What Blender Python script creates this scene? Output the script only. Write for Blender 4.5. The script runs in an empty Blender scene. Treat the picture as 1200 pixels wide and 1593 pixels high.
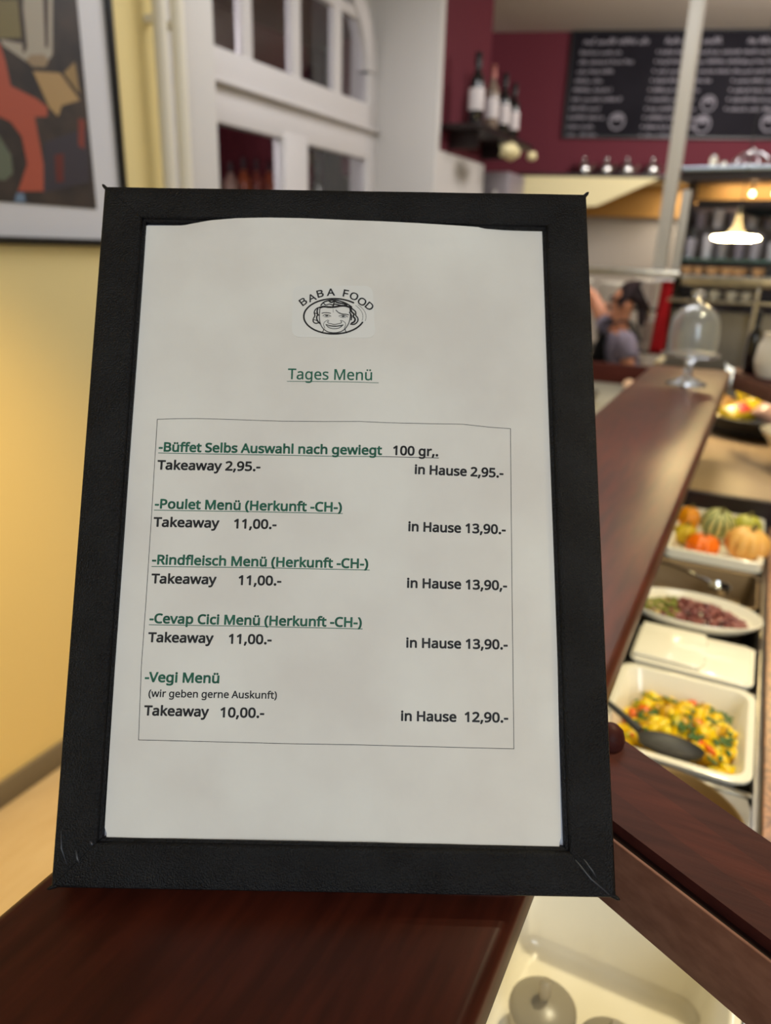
import bpy, bmesh, math, random
from mathutils import Vector, Matrix
PI = math.pi
random.seed(7)
S = bpy.context.scene
C = S.collection

# ------------------------------------------------------------------ camera
cd = bpy.data.cameras.new('camera')
cam = bpy.data.objects.new('camera', cd); C.objects.link(cam)
cd.sensor_fit = 'VERTICAL'; cd.sensor_height = 9.433; cd.lens = 9.433 * 1150 / 1593
cd.clip_start = 0.02; cd.clip_end = 60
_p, _r, _y = math.radians(19.5), math.radians(1.7), math.radians(26.005)
_f = Vector((0, math.cos(_p), -math.sin(_p))); _u = Vector((0, math.sin(_p), math.cos(_p))); _x = Vector((1, 0, 0))
_R = math.cos(_r) * _x + math.sin(_r) * _u; _U = -math.sin(_r) * _x + math.cos(_r) * _u
_m = Matrix((_R, _U, -_f)).transposed().to_4x4()
cam.matrix_world = Matrix.Translation((0, 0, 1.467)) @ Matrix.Rotation(_y, 4, 'Z') @ _m
cd.dof.use_dof = True; cd.dof.focus_distance = 0.335; cd.dof.aperture_fstop = 1.85
S.camera = cam
# ------------------------------------------------------------------ world, lights, exposure
W = bpy.data.worlds.new('world'); S.world = W; W.use_nodes = True
W.node_tree.nodes['Background'].inputs[0].default_value = (.75, .85, 1, 1)
W.node_tree.nodes['Background'].inputs[1].default_value = .3

def area(name, loc, target, size, power, col, size_y=None):
    l = bpy.data.lights.new(name, 'AREA'); l.energy = power; l.color = col; l.size = size
    if size_y: l.shape = 'RECTANGLE'; l.size_y = size_y
    o = bpy.data.objects.new(name, l); C.objects.link(o); o.location = loc
    o.rotation_euler = (Vector(target) - Vector(loc)).to_track_quat('-Z', 'Y').to_euler()
    return o
def spot(name, loc, target, power, col, angle=80, blend=.6, radius=.05):
    l = bpy.data.lights.new(name, 'SPOT'); l.energy = power; l.color = col
    l.spot_size = math.radians(angle); l.spot_blend = blend; l.shadow_soft_size = radius
    o = bpy.data.objects.new(name, l); C.objects.link(o); o.location = loc
    o.rotation_euler = (Vector(target) - Vector(loc)).to_track_quat('-Z', 'Y').to_euler()
    return o
area('ceiling_panel_light', (1.1, -1.7, 2.84), (-.1, .2, 1.3), 1.0, 30, (.92, .95, 1), 1.0)
area('ceiling_panel_light', (-.7, 2.6, 2.84), (-.7, 2.6, 0), 1.2, 30, (.96, .97, 1), 1.2)
area('cool_back_fill', (1.2, -2.3, 1.9), (-1.0, 2.2, 1.6), 1.6, 44, (.70, .85, 1), 1.4)  # cool area light added behind the camera; no window is there
area('kitchen_ceiling_light', (.4, 4.5, 2.84), (-.8, 6.2, 1.4), .8, 72, (1, .93, .88), .8)
area('rack_fill', (.05, 4.12, 1.829), (.05, 4.12, 0), .7, 2.5, (1, .82, .62), .03)  # added fill, hidden under the top shelf to brighten the rack
area('kitchen_fill', (-.45, 6.42, 1.975), (-.45, 6.42, 0), .5, 8, (1, .86, .66), .2)  # added fill, tucked under the soffit to lift the recess
spot('buffet_heat_lamp', (.16, .80, 2.05), (0, .80, .95), 35, (1, .89, .58), 72, .6, .025)
spot('buffet_heat_lamp', (.16, 1.55, 2.05), (0, 1.45, .95), 27, (1, .89, .58), 72, .6, .025)
spot('buffet_heat_lamp', (.20, .56, 2.05), (.0, .44, .85), 9, (1, .82, .45), 40, .6, .03)
spot('warm_floor_spot', (-.80, .35, 2.45), (-1.64, 1.05, .18), 195, (1, .61, .13), 50, 1, .08)
S.view_settings.view_transform = 'Standard'; S.view_settings.look = 'None'
S.view_settings.exposure = 0.0; S.view_settings.gamma = 1.0; S.view_settings.use_curve_mapping = False

# ------------------------------------------------------------------ materials
def lin(c): return tuple((v / 12.92 if v <= .04045 else ((v + .055) / 1.055) ** 2.4) for v in (x / 255 for x in c))
MATS = {}
def mat(name, rgb, rough=.5, metal=0, bump=0, scale=50, rgb2=None, cscale=6, coat=0, emit=0, trans=0, ior=1.45, stretch=None, detail=4, spec=.5, alpha=1, sss=0):
    if name in MATS: return MATS[name]
    m = bpy.data.materials.new(name); m.use_nodes = True; nt = m.node_tree; b = nt.nodes['Principled BSDF']
    b.inputs['Base Color'].default_value = (*lin(rgb), 1); b.inputs['Roughness'].default_value = rough
    b.inputs['Metallic'].default_value = metal; b.inputs['Coat Weight'].default_value = coat
    b.inputs['Transmission Weight'].default_value = trans; b.inputs['IOR'].default_value = ior
    b.inputs['Specular IOR Level'].default_value = spec; b.inputs['Alpha'].default_value = alpha
    if sss:
        b.inputs['Subsurface Weight'].default_value = sss; b.inputs['Subsurface Scale'].default_value = .01
    if emit:
        b.inputs['Emission Color'].default_value = (*lin(rgb), 1); b.inputs['Emission Strength'].default_value = emit
    tc = nt.nodes.new('ShaderNodeTexCoord'); mp = nt.nodes.new('ShaderNodeMapping')
    nt.links.new(tc.outputs['Object'], mp.inputs[0])
    if stretch: mp.inputs['Scale'].default_value = stretch
    if rgb2:
        n = nt.nodes.new('ShaderNodeTexNoise'); n.inputs['Scale'].default_value = cscale; n.inputs['Detail'].default_value = detail
        nt.links.new(mp.outputs[0], n.inputs['Vector'])
        r = nt.nodes.new('ShaderNodeValToRGB'); r.color_ramp.elements[0].position = .35; r.color_ramp.elements[1].position = .65
        r.color_ramp.elements[0].color = (*lin(rgb), 1); r.color_ramp.elements[1].color = (*lin(rgb2), 1)
        nt.links.new(n.outputs[0], r.inputs[0]); nt.links.new(r.outputs[0], b.inputs['Base Color'])
    if bump:
        n = nt.nodes.new('ShaderNodeTexNoise'); n.inputs['Scale'].default_value = scale; n.inputs['Detail'].default_value = 3
        nt.links.new(mp.outputs[0], n.inputs['Vector'])
        bp = nt.nodes.new('ShaderNodeBump'); bp.inputs['Strength'].default_value = bump; bp.inputs['Distance'].default_value = .002
        nt.links.new(n.outputs[0], bp.inputs['Height']); nt.links.new(bp.outputs[0], b.inputs['Normal'])
    MATS[name] = m
    return m
M_LEATHER = mat('black_leatherette', (10, 9, 11), .42, bump=.5, scale=1300, rgb2=(20, 20, 22), cscale=40, spec=.22)
M_LIP = mat('frame_inner_lip', (26, 26, 32), .35)
M_PAPER = mat('menu_paper', (216, 213, 206), .75, bump=.12, scale=90, rgb2=(207, 202, 195), cscale=18)
M_STICK = mat('sticker_paper', (213, 211, 206), .45)
M_SLEEVE = mat('plastic_sleeve', (150, 150, 158), .25)
M_GREEN = mat('green_print', (22, 92, 70), .6)
M_BLACK = mat('black_print', (18, 16, 18), .6)
M_WOOD = mat('mahogany', (56, 22, 14), .37, rgb2=(76, 31, 20), cscale=14, stretch=(9, 1, 9), bump=.02, scale=60, spec=.26)
M_WOOD2 = mat('mahogany_rail', (60, 26, 21), .5, rgb2=(74, 33, 26), cscale=16, stretch=(1, 9, 9), bump=.08, scale=60, spec=.1)
M_WOODLIT = mat('mahogany_bounce_lit', (128, 88, 70), .5, rgb2=(110, 72, 56), cscale=16, stretch=(1, 9, 9), spec=.25)  # lighter mahogany: bounced light on the front face is in the colour
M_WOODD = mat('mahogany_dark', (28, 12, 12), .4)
M_WHITEP = mat('white_porcelain', (238, 230, 210), .18, coat=.4)
M_STEEL = mat('brushed_steel', (170, 165, 155), .28, 1, rgb2=(150, 146, 138), cscale=20)
M_STEELD = mat('dull_steel', (130, 124, 112), .45, .5)
M_CHROME = mat('chrome', (220, 220, 220), .1, 1)
M_GRANITE = mat('granite', (190, 140, 105), .3, rgb2=(120, 92, 78), cscale=160, detail=2)
M_BEIGE = mat('beige_counter', (160, 134, 98), .5, rgb2=(170, 142, 104), cscale=5)
M_YWALL = mat('yellow_wall', (240, 220, 158), .8, bump=.1, scale=180)
M_WWALL = mat('white_plaster', (200, 196, 192), .8, bump=.08, scale=150)
M_WINFR = mat('white_window_paint', (205, 200, 198), .5)
M_PURPLE = mat('plum_wall', (92, 25, 40), .8, bump=.08, scale=150)
M_CEIL = mat('ceiling_paint', (214, 208, 200), .9)
M_FLOOR = mat('pale_wood_floor', (192, 176, 148), .45, rgb2=(184, 166, 136), cscale=8, stretch=(6, 1, 1))
M_BASE = mat('grey_baseboard', (120, 112, 98), .6)
M_PIPE = mat('pipe_enamel', (228, 222, 206), .4)
M_BLK = mat('black_plastic', (16, 16, 18), .4)
M_SLATE = mat('slate_board', (22, 20, 27), .8, rgb2=(29, 27, 34), cscale=4, spec=.2)
M_CHALK = mat('chalk', (128, 125, 134), .95)
M_GLASS = mat('clear_glass', (240, 244, 248), .08, trans=.92, ior=1.45)
M_GGLASS = mat('green_glass', (150, 200, 185), .05, trans=.8, ior=1.45)
M_PANE = mat('window_glass', (235, 238, 240), .02, trans=1, ior=1.45)
M_LAMP = mat('lamp_glow', (255, 226, 160), .5, emit=115)
M_BULB = mat('bulb_glow', (255, 205, 150), .5, emit=14)
M_TILE = mat('grey_wall_tile', (160, 152, 142), .4)
M_TILE2 = mat('grey_wall_tile_warm', (168, 160, 148), .4)
M_GOLD = mat('golden_lit_ochre', (186, 140, 72), .6)  # ochre with the warm glow on kitchen wall and rack painted in
M_CREAM = mat('cream_paint', (228, 216, 168), .6)
M_SKIN = mat('skin', (205, 140, 105), .5, sss=.1)
M_HAIR = mat('dark_hair', (42, 28, 30), .6, bump=.4, scale=200)
M_SHIRT = mat('mauve_grey_cotton', (140, 130, 145), .9)
M_APRON = mat('black_cotton', (14, 13, 15), .9)
M_RED = mat('red_cloth', (214, 38, 46), .7)
M_BOTTLE = mat('dark_bottle_glass', (10, 12, 16), .12, coat=.5)
M_LABEL = mat('white_bottle_label', (200, 192, 192), .6)

# ------------------------------------------------------------------ object helpers
def meta(o, label=None, cat=None, group=None, kind=None):
    if label: o['label'] = label
    if cat: o['category'] = cat
    if group: o['group'] = group
    if kind: o['kind'] = kind
    return o
def empty(name, loc, label, cat, group=None, rot=(0, 0, 0)):
    o = bpy.data.objects.new(name, None); C.objects.link(o); o.location = loc; o.rotation_euler = rot
    o.empty_display_size = .02
    return meta(o, label, cat, group)
def link(name, me, parent=None, loc=None, rot=None):
    o = bpy.data.objects.new(name, me); C.objects.link(o)
    if parent: o.parent = parent
    if loc is not None: o.location = loc
    if rot is not None: o.rotation_euler = rot
    return o
def mesh(name, V, F, m, smooth=False):
    me = bpy.data.meshes.new(name); me.from_pydata([tuple(v) for v in V], [], F); me.update()
    for x in (m if isinstance(m, (list, tuple)) else [m]): me.materials.append(x)
    if smooth: me.shade_smooth()
    return me
def obj(name, V, F, m, parent=None, smooth=False, **k):
    return link(name, mesh(name, V, F, m, smooth), parent, **k)
def fin(name, bm, m, parent=None, smooth=False, angle=None, **k):
    bmesh.ops.recalc_face_normals(bm, faces=bm.faces)
    me = bpy.data.meshes.new(name); bm.to_mesh(me); bm.free()
    for x in (m if isinstance(m, (list, tuple)) else [m]): me.materials.append(x)
    if angle: me.shade_smooth(); me.set_sharp_from_angle(angle=math.radians(angle))
    elif smooth: me.shade_smooth()
    return link(name, me, parent, **k)
def addbox(bm, x0, x1, y0, y1, z0, z1, bev=0, seg=2):
    vs = [bm.verts.new((x, y, z)) for x in (x0, x1) for y in (y0, y1) for z in (z0, z1)]
    fs = [(0, 1, 3, 2), (4, 6, 7, 5), (0, 4, 5, 1), (2, 3, 7, 6), (0, 2, 6, 4), (1, 5, 7, 3)]
    F = [bm.faces.new([vs[i] for i in f]) for f in fs]
    if bev:
        E = list({e for f in F for e in f.edges})
        bmesh.ops.bevel(bm, geom=E, offset=bev, segments=seg, affect='EDGES', profile=.5)
def box(name, x0, x1, y0, y1, z0, z1, m, parent=None, bev=0, seg=2, **k):
    bm = bmesh.new(); addbox(bm, x0, x1, y0, y1, z0, z1, bev, seg)
    return fin(name, bm, m, parent, angle=40 if bev else None, **k)
def addlathe(bm, prof, n=24, c=(0, 0, 0), ribs=0, amp=0, sx=1, sy=1):
    rings = []
    for r, z in prof:
        ring = []
        for i in range(n):
            a = 2 * PI * i / n
            rr = r * (1 - amp * abs(math.cos(ribs * a / 2)) ** 6) if ribs else r
            ring.append(bm.verts.new((c[0] + rr * math.cos(a) * sx, c[1] + rr * math.sin(a) * sy, c[2] + z)))
        rings.append(ring)
    for a, b in zip(rings, rings[1:]):
        for i in range(n): bm.faces.new((a[i], a[(i + 1) % n], b[(i + 1) % n], b[i]))
    mr = max(r for r, z in prof); zr = max(z for r, z in prof) - min(z for r, z in prof)
    a, b = prof[0], prof[-1]
    if a[0] > .3 * mr and b[0] > .3 * mr and abs(a[0] - b[0]) < .25 * mr and abs(a[1] - b[1]) <= .6 * zr and len(prof) > 5:
        A, B = rings[-1], rings[0]                                  # a closed shell: join the ends instead of capping them
        for i in range(n): bm.faces.new((A[i], A[(i + 1) % n], B[(i + 1) % n], B[i]))
    else:
        bm.faces.new(rings[0]); bm.faces.new(rings[-1])
def lathe(name, prof, m, parent=None, n=24, **k):
    kw = {q: k.pop(q) for q in ('c', 'ribs', 'amp', 'sx', 'sy') if q in k}
    bm = bmesh.new(); addlathe(bm, [(max(r, 1e-4), z) for r, z in prof], n, **kw)
    return fin(name, bm, m, parent, angle=50, **k)
def addtube(bm, pts, r, n=10):
    pts = [Vector(p) for p in pts]; rs = r if isinstance(r, (list, tuple)) else [r] * len(pts)
    rings = []
    for i, p in enumerate(pts):
        t = (pts[min(i + 1, len(pts) - 1)] - pts[max(i - 1, 0)]).normalized()
        a = t.orthogonal().normalized() if i == 0 else (u - t * u.dot(t)).normalized()
        u = a; b = t.cross(a)
        rings.append([bm.verts.new(p + (a * math.cos(2 * PI * j / n) + b * math.sin(2 * PI * j / n)) * rs[i]) for j in range(n)])
    for A, B in zip(rings, rings[1:]):
        for j in range(n): bm.faces.new((A[j], A[(j + 1) % n], B[(j + 1) % n], B[j]))
    bm.faces.new(rings[0]); bm.faces.new(rings[-1])
def tube(name, pts, r, m, parent=None, n=10, **k):
    bm = bmesh.new(); addtube(bm, pts, r, n)
    return fin(name, bm, m, parent, angle=60, **k)
def prism(name, poly, z0, z1, m, parent=None, bev=0, **k):
    bm = bmesh.new(); lo = [bm.verts.new((x, y, z0)) for x, y in poly]; hi = [bm.verts.new((x, y, z1)) for x, y in poly]
    bm.faces.new(lo); bm.faces.new(hi); n = len(poly)
    for i in range(n): bm.faces.new((lo[i], lo[(i + 1) % n], hi[(i + 1) % n], hi[i]))
    if bev: bmesh.ops.bevel(bm, geom=list(bm.edges), offset=bev, segments=3, affect='EDGES', profile=.5)
    return fin(name, bm, m, parent, angle=40, **k)
def tray(name, x0, x1, y0, y1, z, depth, m, parent=None, rim=.012, wall=.012, rc=.02, th=.006, lip=.004, **k):
    """open rectangular pan: rim, sloping inner walls, floor, outer skin; z = top of the rim"""
    def rr(x0, x1, y0, y1, r, z):
        out = []
        for cx, cy, a0 in ((x1 - r, y1 - r, 0), (x0 + r, y1 - r, 90), (x0 + r, y0 + r, 180), (x1 - r, y0 + r, 270)):
            for q in range(6):
                a = math.radians(a0 + q * 18); out.append((cx + r * math.cos(a), cy + r * math.sin(a), z))
        return out
    lv = [(0, -lip, rc), (0, -.001, rc), (.0015, 0, rc), (rim - .002, 0, rc), (rim, -.002, rc * .9),
          (rim + wall * .8, -depth + .012, rc * .9), (rim + wall + .004, -depth + .003, rc * .8), (rim + wall + .014, -depth, rc * .7),
          None]
    bm = bmesh.new(); rings = []
    def ring(d, dz, r): rings.append([bm.verts.new(p) for p in rr(x0 + d, x1 - d, y0 + d, y1 - d, max(r, .002), z + dz)])
    for l in lv[:-1]: ring(*l)
    inner = rings[-1]; rings.reverse()
    ring(0, -lip, rc); ring(rim - th * .3, -lip - .001, rc); ring(rim + wall - th * .3, -depth - th, rc * .8)
    for A, B in zip(rings, rings[1:]):
        n = len(A)
        for i in range(n): bm.faces.new((A[i], A[(i + 1) % n], B[(i + 1) % n], B[i]))
    bm.faces.new(inner); bm.faces.new(rings[-1])
    bmesh.ops.remove_doubles(bm, verts=bm.verts, dist=1e-6)
    return fin(name, bm, m, parent, angle=45, **k)
def blob(name, r, m, sx=1, sy=1, sz=1, seed=0, amp=.15, sub=2, parent=None, **k):
    rnd = random.Random(seed); bm = bmesh.new(); bmesh.ops.create_icosphere(bm, subdivisions=sub, radius=r)
    ph = [rnd.uniform(0, 6) for _ in range(6)]
    for v in bm.verts:
        d = v.co.normalized()
        s = 1 + amp * (math.sin(4 * d.x + ph[0]) * math.sin(5 * d.y + ph[1]) + .6 * math.sin(7 * d.z + ph[2]) * math.sin(6 * d.x + ph[3]))
        v.co = Vector((v.co.x * s * sx, v.co.y * s * sy, v.co.z * s * sz))
    return fin(name, bm, m, parent, smooth=True, **k)
def copy_tree(o, parent=None):
    c = o.copy(); C.objects.link(c); c.parent = parent
    for ch in list(o.children): copy_tree(ch, c)
    return c
def grp(o, kids): return o

# ================================================================== SETTING
def struct(o): o['kind'] = 'structure'; return o
WX = -1.645
struct(box('floor', -3.6, 2.6, -2.6, 8.2, -.05, 0, M_FLOOR))
struct(box('ceiling', -3.6, 2.6, -2.6, 8.2, 2.893, 2.95, M_CEIL))
struct(box('wall_left', WX - .12, WX, -2.6, 1.83, 0, 2.893, M_YWALL))
struct(box('wall_left_white', WX - .12, WX + .002, 1.83, 2.08, 0, 2.893, M_WWALL))
struct(box('wall_left_plum', WX - .35, WX, 3.856, 4.56, 1.962, 2.893, M_PURPLE))
struct(box('wall_left_plum_lower', WX - .35, WX + .004, 3.856, 4.56, 0, 1.958, M_WWALL))
struct(box('trim_1', WX - .36, WX + .012, 3.80, 3.856, 0, 2.893, M_WWALL, bev=.004))
struct(box('baseboard_left', WX, WX + .014, -2.6, 1.83, 0, .075, M_BASE, bev=.002))
struct(box('wall_right', 2.5, 2.6, -2.6, 8.2, 0, 2.893, M_YWALL))
struct(box('wall_back', -3.6, 2.5, -2.6, -2.5, 0, 2.893, M_YWALL))
# room behind the interior window: plum walls
struct(box('ceiling_side_room', -3.35, -2.14, .6, 8.0, 2.86, 2.892, M_PURPLE))
struct(box('wall_side_room', -3.45, -3.35, .5, 8.0, 0, 2.893, M_PURPLE))
struct(box('wall_side_room_end', -3.35, -2.1, .5, .6, 0, 2.893, M_PURPLE))
# ---- interior window in a deep recess
w1 = bpy.data.objects.new('window_1', None); C.objects.link(w1); w1.location = (-2.0, 2.98, 0); struct(w1)
Y0, Y1, ZS, RR = 2.18, 3.78, 2.30, .80      # opening, spring line, arch radius
def arch(y0, y1, zb, zs, n=20):
    r = (y1 - y0) / 2; c = (y0 + y1) / 2
    return [(y0, zb), (y1, zb)] + [(c + r * math.cos(PI * i / n), zs + .62 * r * math.sin(PI * i / n)) for i in range(n + 1)]
# wall above and beside the arched opening
def wall_with_arch():
    P = arch(Y0, Y1, 0, ZS); top = 2.893; n = len(P)
    arc = P[2:]
    V = []; F = []
    for (y, z) in arc: V += [(y, z), (y, top)]
    for i in range(len(arc) - 1): F.append((2 * i, 2 * i + 1, 2 * i + 3, 2 * i + 2))
    bm = bmesh.new()
    for x0 in (0,):
        vs = [bm.verts.new((x0, y - 2.98, z)) for y, z in V]
        for f in F: bm.faces.new([vs[i] for i in f])
    ext = bmesh.ops.extrude_face_region(bm, geom=list(bm.faces))
    for v in ext['geom']:
        if isinstance(v, bmesh.types.BMVert): v.co.x -= .08
    return fin('window_head_wall', bm, M_WWALL, w1, loc=(-.01, 0, 0))
wall_with_arch()
box('window_side_wall', -.12, .0, 3.781 - 2.98, 3.799 - 2.98, 0, 2.893, M_WWALL, w1)
box('window_side_wall', -.12, .0, 2.0 - 2.98, Y0 - 2.98, 0, 2.893, M_WWALL, w1)
box('window_recess_side', -.13, .35, 2.00 - 2.98, 2.079 - 2.98, 0, 2.893, M_WWALL, w1)
def wbar(nm, y0, y1, z0, z1, x0=-.03, x1=.03, m=M_WINFR, bev=.005):
    return box(nm, x0, x1, y0 - 2.98, y1 - 2.98, z0, z1, m, w1, bev=bev)
def arcbar(nm, ri, ro):
    bm = bmesh.new(); n = 24; c = 0
    q = []
    for i in range(n + 1):
        a = PI * i / n
        for r, x in ((ri, -.03), (ro, -.03), (ro, .035), (ri, .035)):
            q.append(bm.verts.new((x, r * math.cos(a), ZS + .62 * r * math.sin(a))))
    for i in range(n):
        for j in range(4):
            bm.faces.new((q[4 * i + j], q[4 * i + (j + 1) % 4], q[4 * i + 4 + (j + 1) % 4], q[4 * i + 4 + j]))
    return fin(nm, bm, M_WINFR, w1, angle=40)
arcbar('window_arch_frame', .70, .81)
wbar('window_stile', Y0, 2.30, 0, ZS); wbar('window_stile', 3.705, 3.799, 0, ZS)
wbar('window_transom', Y0, 3.799, 2.035, 2.156, -.03, .034)
wbar('window_ledge', Y0 - .01, 3.79, 2.033, 2.047, -.03, .062)
wbar('window_transom', Y0, 3.799, 1.905, 2.034, -.03, .026)
wbar('window_centre_stile', 2.941, 3.129, .55, 1.93, -.03, .034)
for y in (2.684, 3.033, 3.385): wbar('window_muntin', y, y + .062, 2.14, 2.82, -.02, .022, bev=.003)
wbar('window_muntin', 2.28, 3.72, 2.50, 2.545, -.02, .02, bev=.003)
wbar('window_base', Y0, Y1, 0, .6, -.03, .024)
def pane(y0, y1, z0, z1): box('window_pane', -.003, .003, y0 - 2.98, y1 - 2.98, z0, z1, M_PANE, w1)
for a, b in ((2.29, 2.69), (2.74, 3.04), (3.09, 3.39), (3.44, 3.71)):
    pane(a, b, 2.15, 2.51); pane(a, b, 2.54, 2.78)
pane(2.29, 2.95, .6, 1.915); pane(3.12, 3.71, .6, 1.915)
# ---- heating pipes
for k, (y, r) in enumerate(((1.798, .019), (1.870, .019))):
    t = empty('heating_pipe', (WX + .045, y, 0), ('white heating pipe on the left, against the yellow wall' if k == 0 else 'white heating pipe on the right, nearer to the window recess'), 'pipe', 'heating pipes by the window')
    tube('pipe', [(0, 0, .0), (0, 0, 2.892)], r, M_PIPE, t, 16)
    box('wall_clamp', -.046, .004, -.012, .012, 2.03, 2.05, M_PIPE, t, bev=.002)
# ---- far wall (plum, chalkboard on it), slanted 18 degrees
FO = Vector((-1.482, 5.726, 0)); FD = Vector((.951, .308, 0)).normalized(); FN = Vector((FD.y, -FD.x, 0))
FROT = (0, 0, math.atan2(FD.y, FD.x))
def fw(s, off, z): return FO + FD * s + FN * off + Vector((0, 0, z))
fr = FROT
def fbox(name, s0, s1, o0, o1, z0, z1, m, parent=None, bev=0):
    """box in far-wall coordinates: s along the wall, o out of the wall towards the room"""
    bm = bmesh.new(); addbox(bm, s0, s1, -o1, -o0, z0, z1, bev)
    return fin(name, bm, m, parent, angle=40 if bev else None, loc=None if parent else tuple(FO), rot=None if parent else fr)
struct(fbox('wall_far', -1.6, 3.9, -.15, 0, 1.985, 2.893, M_PURPLE))
kw = struct(fbox('wall_kitchen', -1.6, 3.9, -.75, -.6, 0, 2.893, M_TILE))
struct(fbox('wall_kitchen_soffit', -1.6, 3.9, -.6, -.15, 1.99, 2.05, M_CREAM))
struct(fbox('wall_kitchen_band', .0, 3.9, -.6, -.56, 1.765, 1.99, M_GOLD))  # golden-lit wall strip, its light put into the colour
# cream hood wedge
bm = bmesh.new()
pts = [(-.32, 1.983), (.66, 1.983), (.60, 1.955), (.26, 1.80), (-.32, 1.76)]
a = [bm.verts.new((s, -.165, z)) for s, z in pts]; b = [bm.verts.new((s, -.002, z)) for s, z in pts]
bm.faces.new(a); bm.faces.new(b)
for i in range(5): bm.faces.new((a[i], a[(i + 1) % 5], b[(i + 1) % 5], b[i]))
meta(fin('extractor_hood', bm, M_CREAM, loc=tuple(FO), rot=fr), 'cream wedge-shaped extractor hood under the plum wall ledge', 'hood')
# ledge with teapots
t = empty('wall_ledge', tuple(FO), 'dark narrow shelf ledge below the chalkboard, carrying small metal teapots', 'shelf', rot=fr)
box('shelf_board', -.30, 1.0, -.16, 0, 1.984, 2.004, M_WOODD, t, bev=.003)
for s in (.75, .95): box('bracket', s, s + .02, -.12, .0, 1.93, 1.984, M_STEELD, t)
def teapot(s, label):
    p = fw(s, .085, 2.0045); t = empty('teapot', tuple(p), label, 'teapot', 'metal teapots on the ledge', rot=(0, 0, random.uniform(-.6, .6)))
    lathe('body', [(.03, 0), (.045, .006), (.052, .03), (.046, .055), (.03, .068)], M_CHROME, t, 20)
    lathe('lid', [(.031, .068), (.028, .078), (.012, .086), (.004, .088)], M_CHROME, t, 16)
    lathe('lid_knob', [(.005, .088), (.012, .098), (.011, .108), (.003, .113)], M_CHROME, t, 12)
    tube('spout', [(.045, 0, .025), (.068, 0, .04), (.078, 0, .065)], [.01, .007, .005], M_CHROME, t, 8)
    tube('handle', [(-.045, 0, .055), (-.072, 0, .058), (-.08, 0, .035), (-.048, 0, .018)], .005, M_BLK, t, 8)
for s, l in ((.15, 'small metal teapot, leftmost on the ledge under the chalkboard'), (.30, 'small metal teapot, second from left on the ledge'),
             (.44, 'small metal teapot, third from left on the ledge'), (.61, 'small metal teapot on the ledge, nearest to the steel post')): teapot(s, l)
# ---- chalkboard
t = empty('chalkboard', tuple(fw(0, .001, 0)), 'large black chalkboard with three columns of white handwriting on the plum wall', 'chalkboard', rot=fr)
box('slate', 0, 1.95, -.022, 0, 2.257, 2.883, M_SLATE, t, bev=.002)
for nm, q in (('frame_strip', (-.012, 1.962, -.028, 0, 2.245, 2.257)), ('frame_strip', (-.012, 1.962, -.028, 0, 2.883, 2.892)), ('frame_strip', (-.012, 0, -.028, 0, 2.257, 2.883))):
    box(nm, *q, M_BLK, t)
def scribble(V, F, s0, s1, z, h, rnd):
    """one row of handwriting: a wandering chalk stroke broken into words"""
    s = s0; y = -.0235
    while s < s1:
        L = min(rnd.uniform(.05, .13), s1 - s)
        n = max(3, int(L / (h * .32))); pts = []
        for i in range(n + 1):
            pts.append((s + L * i / n, z + (h * rnd.uniform(.25, 1) if i % 2 else -h * rnd.uniform(0, .15))))
        for (ax, az), (bx, bz) in zip(pts, pts[1:]):
            d = math.hypot(bx - ax, bz - az); nx, nz = -(bz - az) / d, (bx - ax) / d; w = h * .17
            k = len(V); V += [(ax + nx * w, y, az + nz * w), (ax - nx * w, y, az - nz * w), (bx - nx * w, y, bz - nz * w), (bx + nx * w, y, bz + nz * w)]
            F.append((k, k + 1, k + 2, k + 3))
        s += L + h * .55
rnd = random.Random(4)
cols = [(.05, .50, [.27, .36, .24, .18, .25, .33, .20, .24, .18, .21], 2.775), (.58, .95, [.50, .55, .52, .36, .30, .28, .30, .40, .34, .26], 2.775),
        (1.10, 1.35, [.52, .55, .50, .50, .48, .46, .46], 2.775)]
for ci, (s0, s1, rows, zt) in enumerate(cols):
    V, F = [], []
    scribble(V, F, s0 + .02, s1 if ci < 2 else 1.33, 2.815, .036, rnd); obj('chalk_heading', V, F, M_CHALK, t)
    for k, L in enumerate(rows):
        V, F = [], []
        sl = s0 - .005 * k
        scribble(V, F, sl, sl + L, zt - .056 * k - .02, .024, rnd)
        if ci: 
            q = len(V); zc = zt - .056 * k - .01
            V += [(sl - .03, -.0235, zc - .008), (sl - .014, -.0235, zc - .008), (sl - .014, -.0235, zc + .008), (sl - .03, -.0235, zc + .008)]; F.append((q, q + 1, q + 2, q + 3))
        obj('chalk_line', V, F, M_CHALK, t)
for s, z, r in ((.345, 2.35, .055), (.93, 2.46, .05), (.91, 2.335, .058), (1.34, 2.345, .055)):
    n = 20; V, F = [], []
    for i in range(n):
        a0, a1 = 2 * PI * i / n, 2 * PI * (i + 1) / n; k = len(V)
        for a, q in ((a0, 1), (a1, 1), (a1, .78), (a0, .78)): V.append((s + r * q * math.cos(a), -.0236, z + r * q * math.sin(a)))
        F.append((k, k + 1, k + 2, k + 3))
    k = len(V); V += [(s - r * .6, -.0236, z + r * .1), (s + r * .6, -.0236, z + r * .1), (s + r * .45, -.0236, z + r * .62), (s - r * .45, -.0236, z + r * .62)]; F.append((k, k + 1, k + 2, k + 3))
    obj('round_chalk_emblem', V, F, M_CHALK, t)

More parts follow.
